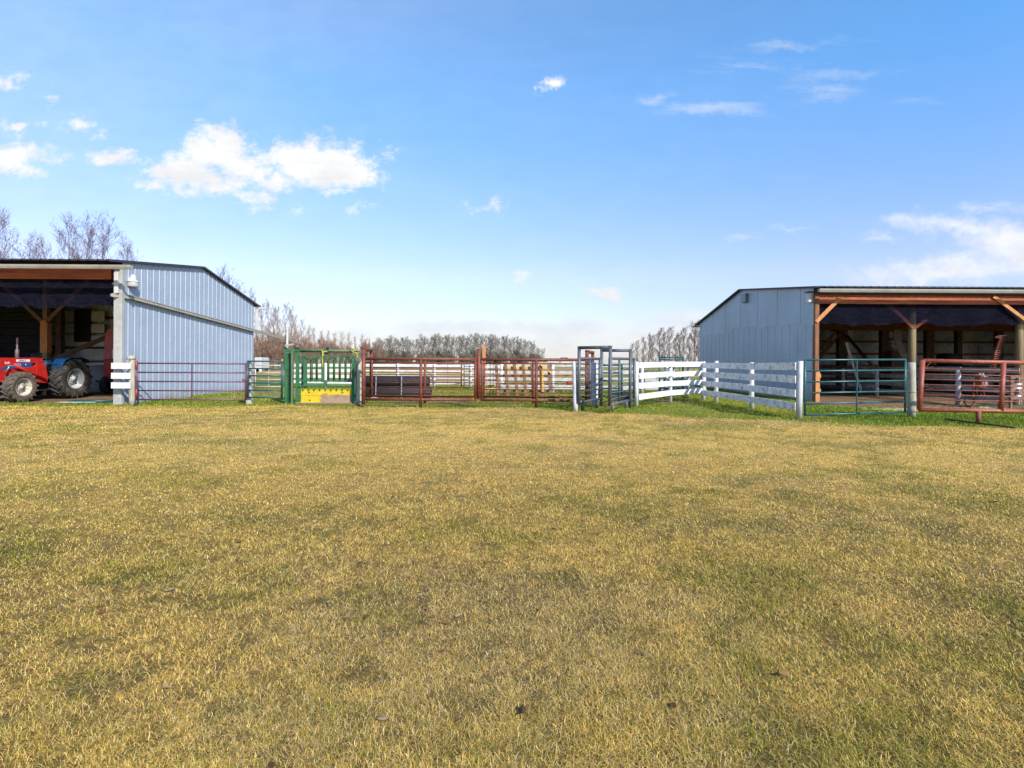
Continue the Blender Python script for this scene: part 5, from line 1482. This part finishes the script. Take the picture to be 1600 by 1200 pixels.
# lettering
def lettering(txt, mat, size, loc, parent, name='lettering', ext=.002, squeeze=1.0):
    cu = bpy.data.curves.new(name, 'FONT'); cu.body = txt; cu.size = size; cu.extrude = ext
    to = bpy.data.objects.new(name, cu); col.objects.link(to)
    bpy.context.view_layer.update()
    me_ = bpy.data.meshes.new_from_object(to.evaluated_get(bpy.context.evaluated_depsgraph_get()))
    bpy.data.objects.remove(to)
    me_.transform(Matrix.Rotation(R(90), 4, 'Z') @ Matrix.Rotation(R(90), 4, 'X') @ Matrix.Diagonal((squeeze, 1, 1, 1)))
    me_.materials.clear(); me_.materials.append(mat)
    o = bpy.data.objects.new(name, me_); col.objects.link(o)
    o.parent = parent; o.location = Vector(loc) - world_loc(parent)
    return o
xa = TC + .64
q = MB(); q.box(xa + .046, xa + .050, 17.93, 18.44, 1.415, 1.495); o = q.build('decal', M['decal_white'], tr_)
lettering('VERSATI', M['decal_blue'], .068, (xa + .054, 18.0, 1.432), o, squeeze=1.15)
lettering('5x8', M['decal_white'], .11, (xa + .049, 17.52, 1.34), tr_, 'lettering')
lettering('FORD', M['decal_pale'], .13, (TC + .304, 18.0, 1.26), tr_, 'lettering', squeeze=1.5)
lettering('4', M['decal_pale'], .11, (TC + .304, 18.66, 1.27), tr_, 'lettering')

# ------------------------------------------------------------------ tall red machine behind the column
ym_ = 22.6
t = thing('feed_wagon', 'tall sun faded red feed machine on small wheels half hidden by the shed corner column', 'farm machine', (X(170, 600, ym_), ym_, 0))
xm0 = X(161.5, 550, ym_); xm1 = xm0 + 1.9
zt0, zt1, zt2 = Z(165, 592, ym_), Z(165, 561, ym_), Z(165, 514, ym_)
q = MB(); q.box(xm0 - .0, xm1, ym_, ym_ + 1.6, zt0, zt1, .03); q.box(xm0 + .1, xm1 - .1, ym_ + .1, ym_ + 1.5, zt0 - .15, zt0, .02); q.build('lower_body', M['deep_red'], t)
q = MB(); q.prism([(xm0 - .0, zt1 + .003), (xm1, zt1 + .003), (xm1, zt2), (xm0 + .18, zt2), (xm0 + .06, zt2 - .25)], 'y', ym_ + .02, ym_ + 1.55); q.box(xm0 + .3, xm1 - .1, ym_ + .2, ym_ + 1.4, zt2 + .002, zt2 + .14, .03); q.box(xm0 + .06, xm1, ym_ + .0, ym_ + .017, zt2 - .3, zt2 - .25)
q.build('hopper', M['old_red'], t)
q = MB(); q.box(xm0 + .42, xm0 + .5, ym_ - .06, ym_ - .004, zt1 + .02, zt1 + .45, .01); q.build('latch', M['steel'], t)
for xx in (X(156, 605, ym_ - .3), X(156, 605, ym_ - .3) + 1.7):
    q = MB(); q.lathe((xx, ym_ + .1, .40), (1, 0, .0), [(.14, .1), (.30, .12), (.38, .06), (.40, 0), (.38, -.06), (.30, -.12), (.14, -.1), (0, -.09)], 22); q.build('wheel', M['rubber'], t)
q = MB(); q.tube([(xm0 - .15, ym_ + .1, .5), (xm0 + 1.9, ym_ + .1, .5)], .05, 8); q.beam((xm0 - .3, ym_ - .02, .55), (xm0 + 1.2, ym_ - .02, .55), .06, .08); q.build('axle', M['dark_iron'], t)
# grey round tank end and loose grey sheet behind the tractor tyre
q = MB(); q.lathe((X(154, 600, 24), 24.0, .55), (.25, -1, 0), [(0, .45), (.35, .42), (.62, .25), (.72, 0), (.72, -.6), (0, -.6)], 26); o = q.build('round_tank', M['tarp']); tag(o, 'dull grey round tank behind the tractor rear tyre', 'tank')
# green pipes lying in front of the shed
for k, (a, b, lab) in enumerate(((pt(108, 626, 17.75), pt(176, 624.5, 18.1), 'long green pipe lying on the dirt before the shed'), (pt(112, 624.5, 18.2), pt(165, 624, 18.5), 'green angle iron lying behind the long green pipe'))):
    a = (a[0], a[1], .045); b = (b[0], b[1], .045)
    q = MB(); q.tube([a, b], .04, 8) if k == 0 else q.beam(a, b, .09, .05, .004); o = q.build('metal_pipe', M['dark_teal']); tag(o, lab, 'pipe')
q = MB(); q.beam((-15.6, 17.62, .03), (-14.4, 17.7, .03), .12, .03, .004); o = q.build('loose_board', M['concrete']); tag(o, 'pale loose board on the dirt beside the green pipe', 'board')

# ------------------------------------------------------------------ things at the right barn front
y = 17.3
t = thing('pallet', 'brown wooden pallet standing on edge beside the end of the weathered fence', 'pallet', (X(1592, 620, y), y, 0))
for k in range(6):
    z = Z(1590, 624.5 - k * 6.3, y)
    q = MB(); q.box(X(1579.5, 600, y), X(1579.5, 600, y) + 1.2, y, y + .03, z, z + .105, .004); q.build('board', M['brown_board'], t)
for k in range(3):
    x0 = X(1581, 600, y) + k * .52; q = MB(); q.box(x0, x0 + .09, y + .034, y + .12, .02, Z(1590, 588, y), .004); q.build('runner', M['brown_board'], t)
y = 19.6
q = MB(); dx_ = X(1586.5, 590, y); q.lathe((dx_, y, 0), (0, 0, 1), [(0, .88), (.20, .88), (.21, .9), (.215, .88), (.20, .6), (.215, .59), (.2, .58), (.2, .3), (.215, .29), (.2, .28), (.2, 0), (0, 0)], 20); o = q.build('metal_barrel', M['galv']); tag(o, 'shiny silver barrel behind the brown pallet', 'barrel')
y = 21.4
t = thing('sickle_bar', 'rusty toothed sickle bar standing tilted inside the right barn', 'farm tool', pt(1541, 585, y))
a, b = Vector(pt(1541, 588, y)), Vector(pt(1563, 526, y)); d = (b - a).normalized()
q = MB(); q.beam(a, b, .05, .09, .004, (0, 1, 0)); q.build('bar', M['rust_iron'], t)
q = MB()
for k in range(18):
    p = a.lerp(b, .08 + k * .052); q.prism([(p.x - .03, p.z - .02), (p.x + .02, p.z - .03), (p.x + .34 - .006 * k, p.z - .005), (p.x + .02, p.z + .03)], 'y', y - .012, y + .012)
q.build('teeth', M['rust_iron'], t)
q = MB(); q.prism([(b.x - .28, b.z - .06), (b.x - .02, b.z - .08), (b.x + .04, b.z + .02), (b.x + .34, b.z + .06), (b.x - .05, b.z + .06), (b.x - .24, b.z + .01)], 'y', y - .05, y - .02); q.build('end_shoe', M['rust_right'], t)
# near-black bulk standing in for the shade deep in the barn
q = MB(); q.box(22.0, 23.6, 26.0, 27.4, .4, 1.5, .2); q.box(22.4, 23.2, 26.2, 27.2, 1.4, 2.1, .15); q.lathe((23.0, 25.95, .5), (0, -1, 0), [(.5, -.1), (.5, .1), (.3, .12), (0, .1)], 20); o = q.build('shade_bulk', M['door']); tag(o, 'near black bulk standing in for shade deep in the right barn', 'farm machine')
# rusty walking cultivator by the weathered fence
y = 18.6
t = thing('cultivator', 'small rusty red walking cultivator with curved handles beside the weathered fence', 'farm tool', (X(1530, 615, y), y, 0))
q = MB()
q.tube([pt(1531, 582, y), pt(1536, 585, y), pt(1539, 591, y), pt(1540, 598, y), pt(1538, 607, y)], .028, 7); q.build('handle', M['pink_white'], t); q = MB(); q.tube([pt(1529, 584, y + .4), pt(1534, 587, y + .4), pt(1537, 593, y + .4), pt(1538, 602, y + .4)], .028, 7); q.build('handle', M['pink_white'], t)
q = MB(); q.beam(pt(1520, 604, y), pt(1541, 602, y), .06, .06); q.tube([pt(1521, 593, y), pt(1522, 603, y), pt(1526, 611, y)], .022, 6); q.box(X(1534, 600, y), X(1545, 600, y), y, y + .3, Z(1540, 603, y), Z(1540, 588, y), .02); q.build('frame', M['rust_right'], t)
q = MB()
for a in (1522, 1528, 1534, 1539): q.tube([pt(a, 604, y), pt(a - 3, 610, y), pt(a - 1, 616, y), pt(a + 2, 620, y)], .016, 6)
q.build('tines', M['rust_iron'], t)
q = MB(); q.lathe((X(1515, 610, y), y, .2), (0, 1, 0), [(.2, -.03), (.2, .03), (.17, .03), (.17, -.03)], 20, close=True); q.beam((X(1515, 610, y) - .17, y, .2), (X(1515, 610, y) + .17, y, .2), .02, .02); q.build('wheel', M['rust_iron'], t)
# straw heap
def mound(cx, cy, rx, ry, h, mat, name, seed, n=22):
    q = MB(); rr = random.Random(seed); vs = []; fs = []
    for i in range(n + 1):
        for j in range(n + 1):
            u_, v_ = i / n * 2 - 1, j / n * 2 - 1
            rr_ = math.hypot(u_, v_)
            z = h * max(0, 1 - rr_ ** 2) * (.75 + .5 * rr.random()) - .01 if rr_ < 1 else -.03
            vs.append((cx + u_ * rx, cy + v_ * ry, z))
    for i in range(n):
        for j in range(n):
            a = i * (n + 1) + j; fs.append((a, a + n + 1, a + n + 2, a + 1))
    q.add(vs, fs, True)
    for k in range(420):
        a = rr.uniform(0, 2 * pi); d = rr.random() ** .5 * 1.15
        p = Vector((cx + rx * d * cos(a), cy + ry * d * sin(a), h * max(0, 1 - d * d) + .0)); b = rr.uniform(0, 2 * pi); L = rr.uniform(.05, .16)
        e = p + Vector((L * cos(b), L * sin(b), rr.uniform(-.01, .06))); s = Vector((-sin(b), cos(b), 0)) * .005
        q.add([p - s, p + s, e + s, e - s], [(0, 1, 2, 3)])
    return q.build(name, mat)
o = mound(X(1536, 622, 18.3), 18.0, .55, .4, .14, M['straw_pile'], 'straw_heap', 3); tag(o, 'loose heap of yellow straw under the cultivator', 'straw heap', kind='stuff')
o = mound(X(1500, 630, 17.0), 17.2, 3.2, .55, .035, M['straw_pile'], 'straw_litter', 4, 30); tag(o, 'thin straw litter strewn behind the orange red panel', 'straw', kind='stuff')

# small far things
q = MB(); q.box(X(397, 558, 60), X(408, 558, 60), 60, 62, .5, Z(400, 558.5, 60), .08); q.box(X(397, 558, 60) + .15, X(397, 558, 60) + .5, 59.96, 60.02, 1.2, 1.6);
for k in range(2): q.lathe((X(397, 558, 60) + .25 + k * .3, 60.0, .35), (0, -1, 0), [(.35, -.1), (.35, .02), (0, .02)], 14)
o = q.build('camper', M['shed_white']); tag(o, 'small white trailer far off behind the chalky pink gate', 'trailer')
hb = thing('farm_shed', 'tiny grey shed with a blue green roof on the horizon above the rusty rail', 'shed', (X(881, 560, 240), 240, 0))
q = MB(); q.box(X(876, 560, 240), X(888, 560, 240), 240, 246, 0, Z(882, 562, 240), .01); q.build('wall', M['shed_white'], hb)
q = MB(); q.prism([(X(876, 560, 240) - .3, Z(882, 562, 240)), (X(888, 560, 240) + .3, Z(882, 562, 240)), (X(887, 560, 240), Z(882, 558.6, 240)), (X(877.5, 560, 240), Z(882, 558.6, 240))], 'y', 239.7, 246.3); q.build('roof', M['dark_teal'], hb)
q = MB(); q.lathe((X(889, 588, 30), 30, .35), (1, 0, .1), [(0, -.15), (.14, -.15), (.14, .15), (0, .15)], 16); q.box(X(889, 588, 30) - .15, X(889, 588, 30) + .15, 29.9, 30.1, 0, .15); o = q.build('red_drum', M['far_red']); tag(o, 'red drum lying behind the grey white fence', 'drum')
q = MB(); q.box(X(826, 562, 120), X(856, 562, 120), 120, 121, 0, 1.9, .05); q.prism([(120 - .3, 1.9), (121.3, 1.9), (120.5, 2.4)], 'x', X(826, 562, 120), X(856, 562, 120)); 
o = q.build('stock_shelter', M['grey_board']); tag(o, 'low grey shelter far out in the field under the far trees', 'shelter')

# ------------------------------------------------------------------ trees
M['bark_grey'] = material('grey_brown_bark', (.15, .125, .105), .9, 0, (.10, .08, .07), 1, .5)
M['bark_pale'] = material('pale_birch_bark', (.30, .25, .23), .9, 0, (.17, .13, .12), 1, .5)
M['twig_grey'] = material('grey_brown_twigs', (.19, .16, .15), .9, 0, (.25, .215, .18), .6, .5)
M['twig_pink'] = material('pinkish_twigs', (.17, .12, .115), .9, 0, (.12, .09, .09), .6, .5)
M['twig_warm'] = material('warm_brown_twigs', (.25, .165, .125), .9, 0, (.18, .12, .10), .6, .5)
M['twig_birch'] = material('birch_twigs', (.19, .12, .105), .9, 0, (.14, .09, .08), .6, .5)
M['twig_violet'] = material('violet_brown_twigs', (.14, .095, .10), .9, 0, (.19, .13, .11), .6, .5)
M['leaf_orange'] = material('orange_brown_leaves', (.34, .155, .055), .9, 0, (.20, .13, .09), .5, .5)
M['leaf_olive'] = material('olive_tan_leaves', (.20, .18, .09), .9, 0, (.14, .12, .07), .5, .5)

def grow_tree(seed, H, r0, limbs, h0, ang, limb_len, subs, twigs, tw_len, tw_r, leaf, leaf_n, lean=(0, 0), up=.5, stems=1, taper_top=.35):
    rr = random.Random(seed)
    tb = MB(); cb = MB()
    def rdir(d, a):
        ax = Vector((rr.gauss(0, 1), rr.gauss(0, 1), rr.gauss(0, 1))).cross(d).normalized()
        return (Matrix.Rotation(a, 3, ax) @ d).normalized()
    def twig(p, d, L, r):
        s = d.cross(Vector((rr.gauss(0, 1), rr.gauss(0, 1), rr.gauss(0, 1))))
        if s.length < 1e-4: return p
        s.normalize(); m = p + d * L * .55 + Vector((0, 0, L * .03)); e = m + (d + Vector((0, 0, .35))).normalized() * L * .45
        cb.m = 0
        cb.add([p - s * r, p + s * r, m + s * r * .6, m - s * r * .6, e], [(0, 1, 2, 3), (3, 2, 4)])
        return e
    def leafq(p):
        a = Vector((rr.gauss(0, 1), rr.gauss(0, 1), rr.gauss(0, 1))).normalized() * leaf; b = a.cross(Vector((rr.gauss(0, 1), rr.gauss(0, 1), 1))).normalized() * leaf * .7
        cb.m = 1; cb.add([p - a, p + b, p + a, p - b], [(0, 1, 2, 3)]); cb.m = 0
    for st in range(stems):
        base = Vector((rr.uniform(-.3, .3), rr.uniform(-.3, .3), 0)) * (0 if stems == 1 else 1.6)
        Hs = H * (1 if st == 0 else rr.uniform(.65, .98))
        n = 9; pts_ = []; rad = []
        off = Vector((0, 0, 0)); tilt = Vector((lean[0] + (rr.uniform(-.25, .25) if stems > 1 else rr.uniform(-.03, .03)), lean[1] + (rr.uniform(-.2, .2) if stems > 1 else 0), 0))
        for k in range(n):
            s = k / (n - 1)
            off += Vector((rr.uniform(-.02, .02), rr.uniform(-.02, .02), 0)) * H * .25
            pts_.append(base + off * s + tilt * (H * s * s) + Vector((0, 0, Hs * s))); rad.append(max(.012, r0 * (1 - s) ** .8 * (1 if stems == 1 else .6)))
        tb.tube(pts_, rad, 6, False)
        def trunk_at(s):
            f = s * (n - 1); i = min(int(f), n - 2); return pts_[i].lerp(pts_[i + 1], f - i), rad[i] + (rad[i + 1] - rad[i]) * (f - i)
        for k in range(limbs):
            s = h0 + (1 - h0) * ((k + rr.random()) / limbs)
            p, rp = trunk_at(min(s, .985))
            az = rr.uniform(0, 2 * pi); a = ang * rr.uniform(.75, 1.25)
            d = Vector((sin(a) * cos(az), sin(a) * sin(az), cos(a)))
            d += Vector((lean[0], lean[1], 0)) * 1.2
            d.normalize()
            L = limb_len * H * (1 - taper_top * abs(s - .45) - (.55 * max(0, s - .6))) * rr.uniform(.65, 1.15)
            q_ = [p]; dd = d.copy(); m_ = 4
            for i in range(m_):
                dd = (dd + Vector((rr.uniform(-.18, .18), rr.uniform(-.18, .18), up * .22))).normalized(); q_.append(q_[-1] + dd * L / m_)
            rl = max(.012, rp * .5)
            tb.tube(q_, [rl * (1 - i / (m_ + .6)) for i in range(m_ + 1)], 4, False)
            for j in range(subs):
                f = .2 + .8 * (j + rr.random()) / subs; i = min(int(f * m_), m_ - 1); sp_ = q_[i].lerp(q_[i + 1], f * m_ - i)
                sd_ = rdir((q_[i + 1] - q_[i]).normalized(), rr.uniform(.35, .95)); sd_ = (sd_ + Vector((0, 0, up * .45))).normalized()
                sl = L * .42 * rr.uniform(.6, 1.2) * (1.15 - f * .5)
                se = sp_ + sd_ * sl; r2 = max(tw_r * 1.2, rl * .35)
                s_ = sd_.cross(Vector((rr.gauss(0, 1), rr.gauss(0, 1), 0))).normalized(); s2 = sd_.cross(s_)
                cb.m = 0; cb.add([sp_ + s_ * r2, sp_ - s_ * r2 * .6 + s2 * r2 * .8, sp_ - s_ * r2 * .6 - s2 * r2 * .8, se], [(0, 1, 3), (1, 2, 3), (2, 0, 3)])
                for w_ in range(twigs):
                    g_ = rr.uniform(.15, 1); tp = sp_.lerp(se, g_); td = rdir(sd_, rr.uniform(.25, .9)); td = (td + Vector((0, 0, up * .3))).normalized()
                    tl_ = tw_len * rr.uniform(.5, 1.3); e = twig(tp, td, tl_, tw_r)
                    if rr.random() < .6: twig(tp.lerp(e, .5), rdir(td, rr.uniform(.4, .8)), tl_ * .6, tw_r * .8)
                    for _ in range(leaf_n if rr.random() < .7 else 0): leafq(tp.lerp(e, rr.uniform(.2, 1.1)) + Vector((rr.uniform(-.05, .05),) * 3))
    return tb, cb

def tree_kind(name, cat, label, group, seed, mats, **kw):
    tb, cb = grow_tree(seed, **kw)
    t = thing(name, label, cat, (0, 0, 0), group)
    tb.build('trunk', mats[0], t); cb.build('crown', [mats[1], mats[2]], t)
    return t
ORD = ['first', 'second', 'third', 'fourth', 'fifth', 'sixth', 'seventh', 'eighth', 'ninth', 'tenth', 'eleventh', 'twelfth', 'thirteenth', 'fourteenth', 'fifteenth', 'sixteenth', 'seventeenth', 'eighteenth', 'nineteenth']
TENS = ['', '', 'twent', 'thirt', 'fort', 'fift']
def ordinal(n):
    if n < 20: return ORD[n - 1]
    return TENS[n // 10] + 'ieth' if n % 10 == 0 else TENS[n // 10] + 'y-' + ORD[n % 10 - 1]
def plant_all(kinds, spots, labels_group):
    order = sorted(range(len(spots)), key=lambda i: spots[i][0]); rank = {i: r + 1 for r, i in enumerate(order)}
    used = set()
    rr = random.Random(77)
    for i, (px, pytop, Y, k, lab) in enumerate(spots):
        src, H0 = kinds[k]
        if k in used: o = copy_tree(src)
        else: o = src; used.add(k)
        Ht = Z(px, pytop, Y); s = Ht / H0 * (.97 if k[0] == 'n' else .9)
        o.location = (X(px, pytop, Y), Y, 0); o.rotation_euler = (0, 0, rr.uniform(0, 6.28) if k[0] != 'w' else rr.uniform(-.4, .4)); sx = s * rr.uniform(.9, 1.12); o.scale = (sx, sx, s)
        o['label'] = lab.replace('%s', ordinal(rank[i]))

# near left: tall fine poplars behind the machine shed
kn = {}
for i in range(3):
    kn['n%d' % i] = (tree_kind('bare_poplar', 'tree', 'x', 'bare poplars behind the left shed', 100 + i, (M['bark_grey'], M['twig_violet'], M['twig_violet']),
        H=13, r0=.13, limbs=40, h0=.18, ang=.52, limb_len=.24, subs=7, twigs=5, tw_len=.55, tw_r=.0085, leaf=.035, leaf_n=2, up=.6), 13)
lab = ['bare poplar at the far left edge above the shed roof', 'second bare poplar from the left edge, low above the shed roof', 'thin bare poplar just left of the tallest pair above the shed roof', 'broad bare poplar, tallest above the middle of the left shed roof',
       'bare poplar close right of the tallest one above the left shed roof', 'rightmost full bare poplar above the left shed roof', 'faint low poplar top near the shed front corner', 'bare poplar twig top peeping over the shed ridge',
       'bare poplar twigs peeping over the rear slope of the shed roof', 'low bare poplar at the foot of the rear roof slope']
sp_n = [(3, 346, 44, 'n0'), (34, 388, 46, 'n1'), (72, 384, 47, 'n2'), (112, 356, 45, 'n0'), (126, 361, 47, 'n1'), (158, 360, 45, 'n2'), (192, 392, 50, 'n1'), (348, 429, 62, 'n0'), (368, 452, 66, 'n2'), (386, 462, 70, 'n1')]
plant_all(kn, [(*a, l_) for a, l_ in zip(sp_n, lab)], None)
# row behind the chute, receding
kp_ = {}
for i in range(3):
    kp_['p%d' % i] = (tree_kind('bare_poplar', 'tree', 'x', 'bare poplars in the row behind the green chute', 200 + i, (M['bark_grey'], M['twig_warm'], M['leaf_orange']),
        H=12, r0=.12, limbs=28, h0=.08, ang=.40, limb_len=.22, subs=5, twigs=4, tw_len=.7, tw_r=.016, leaf=.055, leaf_n=1, up=.8), 12)
sp_p = [(402, 466, 80), (411, 474, 84), (419, 470, 82), (428, 476, 88), (436, 480, 90), (447, 474, 86), (456, 479, 90), (463, 492, 98), (472, 499, 101), (482, 507, 104), (492, 512, 108), (502, 517, 112), (512, 516, 112), (524, 520, 118), (534, 519, 120), (545, 520, 124), (556, 526, 132), (566, 523, 134), (577, 528, 140), (588, 533, 146)]
plant_all(kp_, [(a, b, Y, 'p%d' % (i % 3), '%s bare poplar from the left in the receding row behind the green chute') for i, (a, b, Y) in enumerate(sp_p)], None)
# orange brown shrubs under them
ks = {}
for i in range(3):
    ks['s%d' % i] = (tree_kind('shrub', 'shrub', 'x', 'orange brown shrubs under the poplar row', 300 + i, (M['bark_grey'], M['twig_warm'], M['leaf_orange']),
        H=4.5, r0=.06, limbs=12, h0=.10, ang=.6, limb_len=.34, subs=5, twigs=4, tw_len=.6, tw_r=.015, leaf=.06, leaf_n=1, up=.7, stems=5), 4.5)
rs_ = random.Random(5)
sp_s = []
for i in range(26):
    px = 398 + i * 8.0 + rs_.uniform(-3, 3); top = 524 + max(0, (px - 400)) * .09 + rs_.uniform(-8, 8)
    sp_s.append((px, top, 72 + i * 2.2 + rs_.uniform(-3, 3), 's%d' % (i % 3), '%s orange brown shrub from the left in the thicket under the poplar row'))
plant_all(ks, sp_s, None)
# far shelterbelt
kw = {}
for i in range(4):
    kw['w%d' % i] = (tree_kind('bare_tree', 'tree', 'x', 'trees of the far shelterbelt', 400 + i, (M['bark_grey'], M['twig_grey'], M['leaf_olive']),
        H=10, r0=.16, limbs=24, h0=.2, ang=.72, limb_len=.34, subs=6, twigs=5, tw_len=.75, tw_r=.026, leaf=.085, leaf_n=2, up=.55, lean=(.05, 0)), 10)
sp_w = []
top_x = [585, 600, 620, 640, 660, 690, 720, 745, 770, 790, 805, 815, 830, 848]; top_y = [533, 530, 527, 530, 526, 524, 525, 523, 525, 527, 529, 531, 536, 546]
for i in range(48):
    px = 584 + i * 5.6 + rs_.uniform(-1.6, 1.6); top = np.interp(px, top_x, top_y) + rs_.uniform(-1.5, 3.5)
    sp_w.append((px, top, 176 + rs_.uniform(-6, 14) + (12 if i % 2 else 0), 'w%d' % (i % 4), '%s bare tree from the left in the far row behind the rusty panels'))
plant_all(kw, sp_w, None)
# low scrub at the foot of the far row
sp_u = []
for i in range(24):
    px = 586 + i * 11.2 + rs_.uniform(-3, 3)
    sp_u.append((px, 551 + rs_.uniform(-4, 4) + (3 if px > 800 else 0), 172 + rs_.uniform(-3, 6), 'u%d' % (i % 2), '%s low brown scrub clump from the left at the foot of the far tree row'))
ku = {}
for i in range(2):
    ku['u%d' % i] = (tree_kind('scrub', 'shrub', 'x', 'low scrub at the foot of the far trees', 600 + i, (M['bark_grey'], M['twig_grey'], M['leaf_olive']),
        H=3.4, r0=.05, limbs=14, h0=.03, ang=.8, limb_len=.5, subs=5, twigs=5, tw_len=.7, tw_r=.03, leaf=.1, leaf_n=2, up=.4, stems=6), 3.4)
plant_all(ku, sp_u, None)
# right group: narrow pinkish birches
kb = {}
for i in range(3):
    kb['b%d' % i] = (tree_kind('bare_birch', 'tree', 'x', 'bare birches left of the right barn', 500 + i, (M['bark_grey'], M['twig_birch'], M['twig_birch']),
        H=9, r0=.09, limbs=38, h0=.06, ang=.55, limb_len=.24, subs=6, twigs=5, tw_len=.5, tw_r=.015, leaf=.05, leaf_n=1, up=.6), 9)
sp_b = [(988, 536, 112), (996, 532, 110), (1006, 527, 104), (1014, 522, 106), (1021, 523, 100), (1031, 512, 100), (1039, 519, 104), (1047, 511, 98), (1056, 523, 106), (1062, 520, 102), (1069, 511, 96), (1077, 520, 100), (1085, 504, 92), (1092, 500, 88), (1099, 505, 90), (1108, 512, 96)]
plant_all(kb, [(a, b, Y, 'b%d' % (i % 3), '%s pinkish bare birch from the left in the grove beside the barn') for i, (a, b, Y) in enumerate(sp_b)], None)
